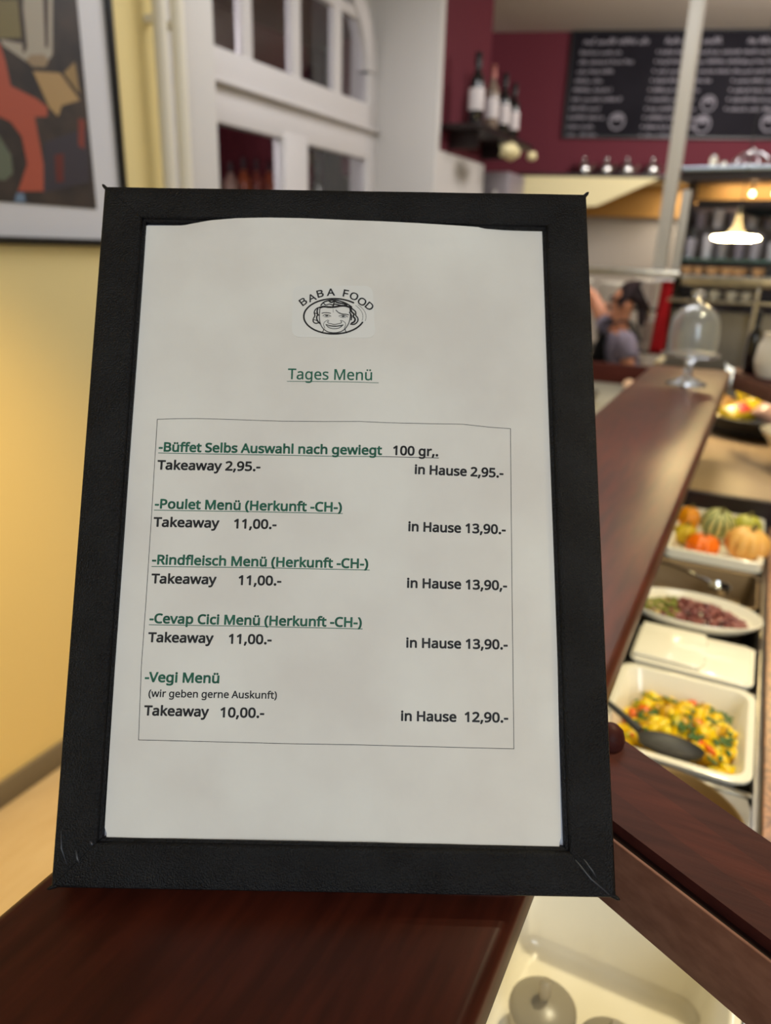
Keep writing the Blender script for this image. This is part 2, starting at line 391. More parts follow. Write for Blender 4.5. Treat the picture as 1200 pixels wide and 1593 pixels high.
# ---- painting on the yellow wall
t = empty('framed_picture', (WX, 0, 0), 'large framed picture with wide white mat and dark painting with red arm, on yellow wall', 'picture')
PY0, PY1, PZ0, PZ1 = .72, 1.655, 1.455, 2.55
for a in ((PY0, PY1, PZ0, PZ0 + .018), (PY0, PY1, PZ1 - .018, PZ1), (PY0, PY0 + .018, PZ0 + .018, PZ1 - .018), (PY1 - .018, PY1, PZ0 + .018, PZ1 - .018)):
    box('frame_bar', .0005, .022, *a, M_BLK, t, bev=.0015)
box('mat_board', .0005, .010, PY0 + .018, PY1 - .018, PZ0 + .018, PZ1 - .018, mat('mat_board', (214, 214, 220), .5), t)
paint = box('painting', .010, .012, .82, 1.548, 1.548, 2.46, mat('paint_dark', (44, 40, 42), .5, rgb2=(66, 56, 52), cscale=14), t)
POLY = [((122, 112, 76), [[1.327,1.964],[1.375,1.976],[1.375,1.916],[1.378,1.902],[1.314,1.888],[1.20,1.89],[1.2,2.1],[1.33,2.1]]),
 ((168, 160, 146), [[1.39,1.98],[1.38,2.1],[1.47,2.1],[1.473,2.001],[1.456,1.885],[1.426,1.856],[1.38,1.855],[1.321,1.875],[1.314,1.886],[1.371,1.89]]),
 ((50, 38, 34), [[1.375,1.976],[1.375,2.1],[1.387,2.1],[1.387,1.979],[1.385,1.885],[1.372,1.868]]),
 ((58, 40, 38), [[1.446,1.994],[1.44,2.1],[1.458,2.1],[1.46,1.998],[1.445,1.898],[1.437,1.896]]),
 ((150, 130, 104), [[1.376,1.858],[1.393,1.872],[1.429,1.88],[1.443,1.871],[1.43,1.854],[1.394,1.848]]),
 ((58, 54, 64), [[1.401,1.69],[1.541,1.741],[1.53,1.612],[1.383,1.575]]),
 ((172, 84, 66), [[1.2,1.90],[1.312,1.877],[1.321,1.847],[1.327,1.797],[1.394,1.782],[1.423,1.768],[1.42,1.748],[1.383,1.742],[1.389,1.681],[1.393,1.641],[1.384,1.579],[1.311,1.574],[1.346,1.636],[1.34,1.694],[1.315,1.721],[1.288,1.728],[1.2,1.74]]),
 ((172, 142, 98), [[1.393,1.839],[1.472,1.85],[1.526,1.8],[1.467,1.779],[1.453,1.753],[1.428,1.769]]),
 ((150, 124, 84), [[1.483,1.852],[1.521,1.883],[1.528,1.813]]),
 ((128, 60, 52), [[1.515,1.758],[1.535,1.757],[1.525,1.689],[1.506,1.695]]),
 ((100, 44, 42), [[1.429,1.665],[1.457,1.672],[1.448,1.605],[1.425,1.603]]),
 ((108, 130, 156), [[1.306,1.57],[1.326,1.571],[1.328,1.551],[1.297,1.549]]),
 ((100, 108, 92), [[1.27,1.70],[1.304,1.651],[1.303,1.612],[1.28,1.595],[1.2,1.59],[1.2,1.7]])]
for k, (col, P) in enumerate(POLY):
    x = .0121 + .0001 * k
    V = [(x, y, z) for y, z in P]
    obj('painted_patch', V, [tuple(range(len(P)))], mat('paint_%d' % k, col, .5), paint)

# ================================================================== MENU FRAME ON THE BAR
FX = Vector((.8978, .4403, .0127)).normalized(); FY = Vector((-.2243, .4321, .8735)); FY = (FY - FX * FY.dot(FX)).normalized(); FZ = FX.cross(FY)
FM = Matrix((FX, FY, FZ)).transposed().to_4x4(); FM.translation = Vector((-.2285, .1557, 1.2088))
fr = bpy.data.objects.new('tabletop_menu_holder', None); C.objects.link(fr); fr.matrix_world = FM
meta(fr, 'black leatherette tabletop menu holder leaning back on the wooden bar', 'menu holder')
mm = .001
OUT = [Vector((-3.49, 325.67, 0)), Vector((236.08, 325.67, 0)), Vector((239.57, 0, 0)), Vector((0, 0, 0))]
INN = [Vector((16.2, 309.3, 0)), Vector((216.0, 308.5, 0)), Vector((220.2, 18.05, 0)), Vector((18.06, 18.5, 0))]
PROF = [(0, -17), (0, -1.3), (.03, -.35), (.09, 0), (.3, .12), (.7, .1), (.89, 0), (.955, -.15), (.995, -.8), (1.01, -2.0), (1.05, -2.25), (1.075, -2.6), (1.085, -6), (1.085, -15), (.5, -17)]
def rail(i, j, label=None):
    n = 24; bm = bmesh.new(); rings = []
    rnd = random.Random(i * 7 + 3)
    for k in range(n + 1):
        q = k / n; ring = []
        for (a, z) in PROF:
            A = OUT[i] + (INN[i] - OUT[i]) * a; B = OUT[j] + (INN[j] - OUT[j]) * a
            d = (B - A).normalized(); gap = (.12 if A.y < 150 else .02) if -14 < z else 0
            A = A + d * gap; B = B - d * gap
            p = A + (B - A) * q
            e = min(q, 1 - q) * (B - A).length
            zz = z
            if z > -1 and e < 2.2 and p.y < 150: zz -= .28 * (1 - e / 2.2)       # the wrap sinks at the mitre
            if z > -1: zz += .05 * math.sin(q * 31 + a * 5) + .05 * rnd.uniform(-1, 1)
            ring.append(bm.verts.new((p.x * mm, p.y * mm, zz * mm)))
        rings.append(ring)
    m = len(PROF)
    for A, B in zip(rings, rings[1:]):
        for k in range(m): bm.faces.new((A[k], A[(k + 1) % m], B[(k + 1) % m], B[k]))
    bm.faces.new(rings[0]); bm.faces.new(rings[-1])
    o = fin('frame_rail', bm, M_LEATHER, fr, angle=38)
    if label: o['label'] = label
    return o
rail(0, 1); rail(1, 2); rt = rail(2, 3, 'bottom frame rail with creased mitred corners'); rail(3, 0)
# folded corner tips of the wrap
for p, d in ((OUT[0], (-1, 1)), (OUT[1], (1, 1)), (OUT[2], (1, -.5)), (OUT[3], (-1, -.4))):
    D = Vector((d[0], d[1], 0)).normalized()
    tube('corner_tip', [(p - D * 2.2 + Vector((0, 0, -1.6))) * mm, (p + D * .9 + Vector((0, 0, -1.1))) * mm, (p + D * 1.7 + Vector((0, 0, -.7))) * mm], [.0011, .0008, .0003], M_LEATHER, fr, 8)
# folds pressed into the lower corners
def ridge(nm, pts, r, m, par, k=.35):
    bm = bmesh.new(); addtube(bm, [Vector((x * mm, y * mm, z * mm)) for x, y, z in pts], r, 8)
    o = fin(nm, bm, m, par, smooth=True); return o
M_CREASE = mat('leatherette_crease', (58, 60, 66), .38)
ridge('wrap_crease', [(2.6, 23, -.1), (3.4, 16, .05), (6.2, 9.5, .0)], [.0002, .00038, .0001], M_CREASE, fr)
ridge('wrap_crease', [(9.6, 15.4, -.1), (10.6, 12.0, .1), (11.5, 10.2, .0)], [.0002, .0006, .0001], M_CREASE, fr)
ridge('wrap_crease', [(15.2, 19.0, -.3), (16.6, 17.6, -.1)], [.0004, .0006], M_CREASE, fr)
ridge('wrap_crease', [(226, 15.5, -.1), (229.5, 11, .1), (231.3, 8, .0)], [.0002, .0004, .0001], M_CREASE, fr)
ridge('wrap_crease', [(222.5, 15, -.2), (229, 7.5, .05), (236.5, 1.5, -.1)], [.0003, .0004, .0002], M_CREASE, fr)
box('back_board', .006, .231, .008, .318, -.0165, -.0078, M_BLK, fr)
sl = box('plastic_sleeve', .0178, .2195, .0178, .3084, -.0058, -.0052, M_SLEEVE, fr); sl['label'] = 'clear greyish plastic sleeve edge'
# easel leg at the back
bm = bmesh.new()
q = [(.075, .245), (.160, .245), (.176, .022), (.062, .022)]
for z0 in (0,):
    lo = []; hi = []
    for x, y in q:
        d = (y - .245) / -.223
        zc = -.0172 - .038 * d
        lo.append(bm.verts.new((x, y, zc - .003))); hi.append(bm.verts.new((x, y, zc)))
    bm.faces.new(lo); bm.faces.new(hi)
    for i in range(4): bm.faces.new((lo[i], lo[(i + 1) % 4], hi[(i + 1) % 4], hi[i]))
fin('easel_leg', bm, M_LEATHER, fr)

# ---- the menu sheet
sheet = bpy.data.objects.new('menu_sheet', None); C.objects.link(sheet); sheet.matrix_world = FM
meta(sheet, 'white printed paper menu with green headings, held in the black frame', 'paper')
TOP = [(16.07, 306.66), (28.83, 306.89), (36, 307.1), (40.88, 308.14), (50.35, 310.04), (63.07, 311.3), (79.02, 311.93), (95.01, 311.86), (111.0, 311.44), (130.18, 311.08), (152.54, 310.43), (168.5, 309.67), (190.82, 308.33), (203.56, 307.17), (217.6, 307.0)]
def interp(T, u):
    if u <= T[0][0]: return T[0][1]
    for (a, b), (c, d) in zip(T, T[1:]):
        if u <= c: return b + (d - b) * (u - a) / (c - a)
    return T[-1][1]
def ss(x): x = max(0, min(1, x)); return x * x * (3 - 2 * x)
def crease(u, v, a, b, w, h):
    ax, ay = a; bx, by = b; L2 = (bx - ax) ** 2 + (by - ay) ** 2
    t = ((u - ax) * (bx - ax) + (v - ay) * (by - ay)) / L2; tc = max(0, min(1, t))
    d = math.hypot(u - ax - tc * (bx - ax), v - ay - tc * (by - ay))
    return h * math.exp(-(d / w) ** 2) * (1 - abs(2 * tc - 1) ** 3)
def lift(u):          # how far the top edge stands over the lip
    return ss((u - 32) / 24) * ss((205 - u) / 50)
def pz(u, v):
    z = -3.6 + .22 * math.sin(u * .035 + v * .012 + .6) + .14 * math.sin(v * .045 - u * .021) + .05 * math.sin(u * .17 + v * .05)
    z += crease(u, v, (38, 285), (52, 270), 2.2, .22) + crease(u, v, (35, 292), (22, 300), 3, -.2) + crease(u, v, (44, 300), (38, 262), 6, .18)
    z += crease(u, v, (206, 98), (212, 62), 2.0, .30) + crease(u, v, (206, 98), (201, 50), 3, -.28) + crease(u, v, (192, 55), (184, 30), 5, .3)
    z += crease(u, v, (60, 24), (60, 50), 7, .18) + crease(u, v, (100, 22), (104, 46), 6, -.16) + crease(u, v, (150, 24), (144, 52), 7, .2)
    z += .10 * math.exp(-((v - 22) / 6) ** 2) * math.sin(u * .22)
    d = interp(TOP, u) - v
    z += lift(u) * 4.0 * (1 - ss(d / 16))
    return z
NU, NV = 96, 130
V, F = [], []
for j in range(NV + 1):
    for i in range(NU + 1):
        q = j / NV; p = i / NU
        ul = 20.0 * (1 - q) + 16.2 * q; ur = 217.4 * (1 - q) + 217.9 * q
        if q < .012: ul += 1.0; ur -= .8
        u = ul + (ur - ul) * p
        vt = interp(TOP, u) - lift(u) * 2.2; v0 = 19.0 + .35 * math.sin(u * .11)
        v = v0 + (vt - v0) * q
        V.append((u * mm, v * mm, pz(u, v) * mm))
for j in range(NV):
    for i in range(NU):
        a = j * (NU + 1) + i; F.append((a, a + 1, a + NU + 2, a + NU + 1))
pm = mesh('paper', V, F, M_PAPER, True)
paper = link('paper', pm, sheet)

# ---- lettering: outlines of a humanist sans, [advance, [contours]]
GLY = {"(":[241,[[32,220,35,285,45,348,60,409,83,468,113,522,150,573,217,573,167,493,132,407,111,315,103,221,107,159,116,98,132,38,154,-20,182,-75,216,-127,150,-127,113,-77,83,-24,60,34,45,94,35,156]]],")":[241,[[209,220,205,156,196,94,180,34,158,-24,128,-77,91,-127,25,-127,59,-75,87,-20,108,38,124,98,134,159,137,221,134,283,124,346,108,406,87,465,59,521,24,573,91,573,128,522,158,468,180,409,196,348,205,285]]],",":[215,[[154,84,136,23,111,-42,85,-103,33,-103,49,-38,63,31,73,93,148,93]]],"-":[258,[[32,184,32,246,226,246,226,184]]],".":[215,[[58,43,61,69,72,85,88,94,107,97,126,94,142,85,153,69,157,43,153,18,142,2,126,-8,107,-11,88,-8,72,2,61,18]]],"0":[459,[[419,287,409,163,395,112,376,70,349,37,316,12,276,-3,229,-8,170,1,122,27,86,70,60,129,44,201,39,287,44,373,58,446,83,504,119,547,167,573,229,581,287,573,335,547,372,504,399,446,414,373],[110,287,113,215,121,156,137,111,159,78,190,59,229,52,268,59,298,78,320,110,336,156,345,215,348,287,345,359,336,417,320,463,298,495,268,515,229,521,190,515,159,495,137,463,121,417,113,359]]],"1":[459,[[285,0,216,0,216,400,216,439,217,470,219,499,196,477,169,455,108,405,71,452,226,573,285,573]]],"2":[459,[[417,0,38,0,38,59,188,210,261,287,306,353,318,387,322,424,315,466,294,496,261,514,221,520,181,517,147,506,83,466,45,513,94,548,153,572,221,581,270,576,313,562,347,540,372,510,388,472,394,428,389,385,375,344,353,305,324,267,247,185,128,67,128,64,417,64]]],"3":[459,[[395,439,392,403,381,372,363,347,340,326,310,311,277,302,277,298,337,283,379,255,405,214,413,163,407,116,390,74,360,40,318,14,263,-3,193,-8,110,-1,36,23,36,89,114,61,194,51,260,59,305,81,331,117,339,164,335,197,320,223,297,242,265,255,226,263,179,265,123,265,123,326,180,326,223,329,259,339,286,356,307,377,319,404,323,434,316,471,295,498,262,516,219,521,164,515,117,498,75,473,39,521,73,544,115,563,163,576,218,581,296,571,352,540,384,495]]],"5":[459,[[221,351,275,346,322,331,361,307,389,274,407,232,413,183,407,128,387,81,356,43,314,15,261,-2,199,-8,116,0,51,23,51,90,121,62,200,52,239,55,274,65,302,82,323,106,336,137,341,176,332,225,306,262,262,284,197,292,146,288,99,280,64,302,86,573,373,573,373,508,146,508,132,342,169,348]]],"9":[459,[[417,328,410,231,387,139,366,99,340,63,306,33,265,11,214,-3,154,-8,117,-6,82,0,82,60,115,53,152,50,204,54,245,68,278,90,303,118,322,153,334,192,346,281,341,281,310,247,266,223,204,214,158,219,118,235,85,260,61,294,45,336,40,387,46,443,63,491,90,529,127,557,171,575,223,581,262,577,299,565,332,545,361,518,384,483,402,439,413,388],[223,521,178,513,142,488,118,447,110,388,117,339,137,301,171,277,220,269,256,273,286,285,311,303,330,325,342,349,346,374,338,426,315,474,277,508,252,518]]],"A":[513,[[437,0,368,177,141,177,73,0,0,0,224,575,289,575,512,0],[282,415,274,438,263,473,255,500,247,468,238,438,230,415,165,241,346,241]]],"B":[521,[[241,573,336,565,404,541,445,497,459,431,456,399,446,371,431,347,409,328,382,313,350,304,350,300,415,279,441,261,461,236,474,203,478,163,472,115,454,74,425,42,385,19,337,5,279,0,78,0,78,573],[256,329,318,335,357,352,377,382,384,423,376,463,351,490,308,506,245,511,150,511,150,329],[150,269,150,61,265,61,330,68,371,91,394,125,401,168,398,197,388,221,370,241,344,256,307,266,260,269]]],"C":[507,[[323,517,280,513,241,502,206,482,178,456,155,423,139,383,129,337,125,286,131,220,147,164,175,117,213,83,262,62,322,55,394,62,460,78,460,15,393,-2,312,-8,232,1,166,28,115,72,78,131,56,203,49,287,53,349,67,406,89,456,120,499,159,534,206,559,261,575,324,581,409,572,482,547,453,486,394,508]]],"D":[586,[[536,292,528,203,501,131,457,74,399,33,325,8,237,0,78,0,78,573,254,573,335,565,404,540,460,501,502,446,528,377],[460,289,454,359,435,415,404,457,361,487,308,505,244,511,150,511,150,62,228,62,329,76,402,119,446,190]]],"F":[416,[[150,0,78,0,78,573,398,573,398,509,150,509,150,306,383,306,383,243,150,243]]],"H":[594,[[516,0,443,0,443,267,150,267,150,0,78,0,78,573,150,573,150,330,443,330,443,573,516,573]]],"M":[728,[[330,0,142,502,139,502,142,461,144,407,144,347,144,0,78,0,78,573,184,573,361,103,364,103,544,573,650,573,650,0,578,0,578,352,579,408,581,460,584,501,581,501,390,0]]],"O":[626,[[577,287,573,224,561,166,540,116,510,73,473,38,428,13,375,-3,314,-8,251,-3,196,13,151,39,114,73,85,116,65,167,53,224,49,288,56,370,78,442,114,500,166,545,232,572,314,581,393,572,459,545,510,501,547,442,570,370],[125,287,130,220,145,163,171,117,207,83,255,62,314,55,373,62,420,83,456,117,481,163,496,220,501,287,490,384,456,457,398,503,314,518,255,511,207,490,171,457,145,411,130,354]]],"P":[485,[[229,573,326,562,393,528,431,475,444,404,433,336,417,306,395,278,364,255,324,238,275,227,216,223,150,223,150,0,78,0,78,573],[223,511,150,511,150,285,208,285,258,288,298,296,330,311,352,334,365,363,370,401,361,449,334,484,289,504]]],"R":[499,[[236,573,301,568,353,555,393,532,422,500,439,460,444,410,440,368,427,334,408,306,385,285,330,257,487,0,403,0,264,237,150,237,150,0,78,0,78,573],[232,510,150,510,150,298,236,298,296,304,338,325,362,359,370,407,366,440,355,467,336,486,310,500,275,507]]],"S":[440,[[403,153,396,106,378,66,348,35,307,11,257,-3,198,-8,137,-5,83,4,41,19,41,88,113,65,201,55,240,57,273,66,298,79,316,98,327,120,330,147,327,173,318,194,302,213,277,230,196,265,131,294,85,330,57,375,48,435,54,477,71,513,99,542,136,563,180,576,231,581,318,572,389,549,366,487,302,508,229,517,196,515,169,507,148,494,133,478,124,457,121,434,124,407,133,386,149,367,172,351,246,318,332,279,362,255,385,228,398,194]]],"T":[446,[[259,0,187,0,187,509,8,509,8,573,437,573,437,509,259,509]]],"V":[481,[[481,573,277,0,204,0,0,573,75,573,204,205,220,160,231,119,241,80,250,119,262,161,277,207,405,573]]],"a":[450,[[231,437,299,428,347,403,376,358,385,293,385,0,334,0,320,61,317,61,279,22,234,-1,172,-8,136,-5,103,6,75,23,55,48,41,80,37,119,50,176,87,219,152,245,243,257,316,259,316,285,310,330,293,359,265,375,227,380,163,370,106,347,84,400,151,426],[252,208,184,200,141,182,118,155,110,119,115,87,132,66,157,53,188,49,238,56,279,79,306,117,315,172,315,210]]],"b":[493,[[139,461,138,410,135,373,139,373,161,398,189,419,226,432,272,437,344,423,401,381,437,312,449,215,444,147,427,91,400,48,365,17,322,-2,272,-8,226,-3,189,10,161,31,139,55,133,55,119,0,68,0,68,609,139,609],[260,379,219,374,188,361,165,339,150,308,142,268,139,217,139,214,145,144,165,93,202,61,261,51,312,61,348,93,369,145,376,216,369,287,348,338,311,368]]],"c":[385,[[241,-8,187,-2,139,15,99,45,69,87,50,143,44,213,51,284,71,342,102,385,142,415,191,432,245,438,309,431,358,415,337,356,292,370,244,376,204,371,172,358,148,335,131,303,120,263,117,213,120,166,131,126,148,94,172,71,202,58,240,53,302,60,351,78,351,15,304,-2]]],"d":[493,[[221,-8,148,6,92,48,56,117,44,214,56,311,93,381,149,424,221,438,280,429,323,407,354,374,359,374,356,405,354,438,354,609,425,609,425,0,368,0,358,58,354,58,323,24,279,1],[232,51,290,60,328,88,348,135,355,200,355,213,349,284,329,336,291,369,231,379,181,368,146,334,124,281,117,213,124,144,146,93,181,61]]],"e":[452,[[234,438,286,432,329,414,364,385,390,346,406,299,411,244,411,201,117,201,127,137,154,90,197,62,254,52,327,60,392,82,392,20,327,-1,251,-8,194,-2,143,17,101,48,70,91,51,146,44,212,50,277,68,333,96,378,134,411,181,431],[233,380,188,372,154,348,130,309,119,257,338,257,335,292,326,322,312,346,292,364,266,376]]],"f":[276,[[266,375,158,375,158,0,87,0,87,375,12,375,12,408,87,432,87,457,92,507,104,547,124,577,152,597,186,609,227,613,274,609,310,599,292,544,262,552,228,556,197,550,175,532,162,502,158,458,158,430,266,430]]],"g":[493,[[221,438,261,434,297,422,329,402,355,373,359,373,369,430,425,430,425,-7,420,-63,404,-109,378,-146,341,-172,293,-187,233,-192,147,-186,78,-165,78,-100,149,-125,237,-134,286,-126,324,-101,347,-63,355,-13,355,4,356,32,358,57,354,57,329,28,299,8,263,-4,221,-8,147,7,91,51,56,121,44,214,56,306,91,377,147,423],[230,379,197,374,169,359,147,336,130,303,120,262,117,213,124,143,146,92,182,60,232,50,288,58,309,69,326,85,349,131,356,197,356,214,353,267,343,309,326,340,302,362,270,374]]],"h":[496,[[139,431,138,399,135,370,140,370,174,407,221,429,273,437,321,433,360,421,391,400,413,370,426,330,431,280,431,0,361,0,361,275,355,321,338,353,308,372,265,379,222,374,189,360,166,338,150,308,142,269,139,222,139,0,68,0,68,609,139,609]]],"i":[207,[[139,430,139,0,68,0,68,430],[104,591,133,580,142,566,145,546,142,526,133,512,104,501,88,504,75,512,66,526,63,546,66,566,75,580,88,588]]],"k":[428,[[138,291,137,257,135,221,138,221,152,240,172,264,189,285,326,430,409,430,235,246,421,0,336,0,187,200,138,158,138,0,68,0,68,609,138,609]]],"l":[207,[[139,0,68,0,68,609,139,609]]],"n":[496,[[275,438,343,429,391,401,421,352,431,280,431,0,361,0,361,275,355,321,338,353,308,372,265,379,204,368,166,338,146,289,139,223,139,0,68,0,68,430,125,430,136,371,140,371,175,409,222,431]]],"o":[485,[[442,216,438,165,428,121,411,82,388,51,359,25,324,7,285,-4,241,-8,200,-4,163,7,129,25,100,51,77,82,59,121,48,165,44,216,50,282,68,336,97,380,137,412,186,431,244,438,299,431,347,412,387,380,417,336,436,282],[117,216,120,169,130,128,147,95,172,71,203,56,243,51,282,56,314,71,339,95,356,128,366,169,369,216,365,263,355,303,338,335,314,359,282,374,242,379,185,368,147,335,124,284]]],"p":[493,[[273,438,344,424,401,383,437,313,449,216,444,148,427,93,401,49,365,17,322,-2,272,-8,213,1,170,24,139,55,134,55,137,20,139,-16,139,-192,68,-192,68,430,126,430,136,371,139,371,170,405,213,429],[260,379,221,374,190,362,167,342,152,313,142,275,139,229,139,216,142,167,150,126,165,93,188,70,220,55,261,51,297,56,326,72,348,98,364,131,373,171,376,217,369,283,348,334,311,367]]],"r":[331,[[269,438,295,437,319,433,310,368,287,372,264,374,217,363,176,334,149,289,139,229,139,0,68,0,68,430,126,430,134,351,137,351,170,395,214,426,240,435]]],"s":[384,[[348,119,343,80,327,49,302,24,268,6,226,-4,176,-8,99,-1,42,19,42,83,104,60,178,49,224,53,256,66,274,86,280,112,271,141,239,167,174,196,103,228,76,245,57,266,45,292,41,324,52,372,85,408,137,430,202,438,275,430,339,409,315,353,258,372,197,380,159,377,131,366,114,350,108,328,119,298,154,274,219,246,289,215,314,197,333,176,344,150]]],"t":[290,[[212,50,245,53,272,59,272,5,240,-4,200,-8,167,-5,138,4,112,20,91,44,78,79,74,125,74,375,13,375,13,409,75,437,103,528,144,528,144,430,269,430,269,375,144,375,144,127,149,93,163,69,185,54]]],"u":[496,[[427,430,427,0,370,0,359,57,356,57,321,20,273,-1,220,-8,173,-4,134,8,103,29,81,59,68,99,63,148,63,430,135,430,135,153,141,108,158,76,188,57,230,51,273,55,306,69,330,91,345,121,354,160,357,206,357,430]]],"v":[408,[[163,0,0,430,75,430,167,176,180,137,193,96,201,63,204,63,214,96,227,138,241,176,332,430,407,430,244,0]]],"w":[630,[[346,243,336,276,328,308,321,335,316,357,313,357,308,335,302,307,294,275,284,242,207,1,127,1,9,431,82,431,141,201,153,154,163,109,169,73,172,73,178,97,185,128,193,160,201,188,277,431,354,431,428,188,440,149,451,109,457,74,460,74,466,108,477,153,489,201,549,431,621,431,502,1,419,1]]],"y":[409,[[1,430,76,430,169,185,184,144,196,105,205,68,209,68,224,121,245,186,333,430,409,430,224,-59,188,-130,165,-156,138,-176,106,-188,67,-192,34,-190,9,-186,9,-130,30,-133,56,-135,99,-126,130,-99,152,-59,174,-2]]],"ü":[496,[[427,430,427,0,370,0,359,57,356,57,321,20,273,-1,220,-8,173,-4,134,8,103,29,81,59,68,99,63,148,63,430,135,430,135,153,141,108,158,76,188,57,230,51,273,55,306,69,330,91,345,121,354,160,357,206,357,430],[136,546,138,564,147,576,173,585,200,576,208,564,211,546,208,529,200,516,173,506,147,516,138,529],[286,546,289,564,297,576,323,585,350,576,358,564,361,546,358,529,350,516,323,506,297,516,289,529]]]," ":[209,[]]}
TEXT = [["Tages Menü", [91.35, 228.06], [131.99, 228.12], 5.49, "g", 0], ["-Büffet Selbs Auswahl nach gewiegt", [31.79, 191.57], [136.8, 191.67], 4.46, "g", 1], ["100 gr,.", [141.94, 191.76], [163.56, 191.51], 4.45, "k", 1], ["Takeaway 2,95.-", [31.93, 182.89], [80.01, 182.95], 4.42, "k", 1], ["in Hause 2,95.-", [152.31, 182.81], [193.99, 181.77], 4.42, "k", 1], ["-Poulet Menü (Herkunft -CH-)", [31.86, 164.38], [118.78, 164.21], 4.43, "g", 1], ["Takeaway", [32.01, 155.78], [61.91, 155.84], 4.39, "k", 1], ["11,00.-", [68.76, 155.66], [88.69, 155.7], 4.39, "k", 1], ["in Hause 13,90.-", [149.63, 155.7], [194.77, 155.04], 4.39, "k", 1], ["-Rindfleisch Menü (Herkunft -CH-)", [32.33, 138.35], [131.57, 138.13], 4.38, "g", 1], ["Takeaway", [32.8, 129.67], [62.02, 129.73], 4.34, "k", 1], ["11,00.-", [72.16, 129.62], [91.98, 129.66], 4.34, "k", 1], ["in Hause 13,90,-", [149.35, 129.62], [195.1, 129.24], 4.34, "k", 1], ["-Cevap Cici Menü (Herkunft -CH-)", [33.04, 111.67], [129.22, 111.45], 4.32, "g", 1], ["Takeaway", [33.2, 103.22], [62.19, 103.29], 4.28, "k", 1], ["11,00.-", [69.07, 103.12], [88.71, 103.17], 4.28, "k", 1], ["in Hause 13,90.-", [149.34, 102.78], [195.11, 102.71], 4.28, "k", 1], ["-Vegi Menü", [32.86, 85.67], [66.34, 85.68], 4.3, "g", 1], ["(wir geben gerne Auskunft)", [34.91, 79.14], [92.17, 79.28], 3.21, "k", 0.5], ["Takeaway", [33.76, 71.22], [62.0, 71.14], 4.23, "k", 1], ["10,00.-", [67.14, 70.96], [86.81, 71.02], 4.23, "k", 1], ["in Hause", [147.43, 70.81], [172.15, 70.81], 4.22, "k", 1], ["12,90.-", [175.56, 70.87], [195.06, 70.85], 4.23, "k", 1]]
LINES = [[[[90.94, 226.93], [107.24, 227.05], [121.09, 227.1], [134.63, 226.88]], 0.28, "g"], [[[31.76, 190.7], [78.15, 190.66], [114.45, 190.51], [136.81, 190.74]], 0.32, "g"], [[[136.81, 190.74], [163.62, 190.58]], 0.32, "k"], [[[31.62, 163.44], [79.4, 163.53], [119.11, 163.31]], 0.32, "g"], [[[32.27, 137.22], [80.6, 137.55], [132.18, 137.26]], 0.32, "g"], [[[32.95, 110.81], [81.83, 110.92], [129.53, 110.59]], 0.32, "g"], [[[30.05, 207.13], [39.23, 207.63], [48.89, 207.86], [68.22, 207.57], [89.58, 207.15], [107.87, 207.3], [126.15, 207.62], [139.87, 207.23], [154.49, 207.16], [174.9, 207.2], [187.89, 206.01], [197.63, 205.48], [197.37, 122.87], [197.43, 102.75], [197.49, 59.6], [163.52, 59.84], [129.53, 60.08], [95.52, 60.05], [64.32, 60.34], [31.96, 60.6], [30.8, 92.33], [30.75, 120.01], [30.56, 161.48], [30.05, 207.13]], 0.16, "k"]]
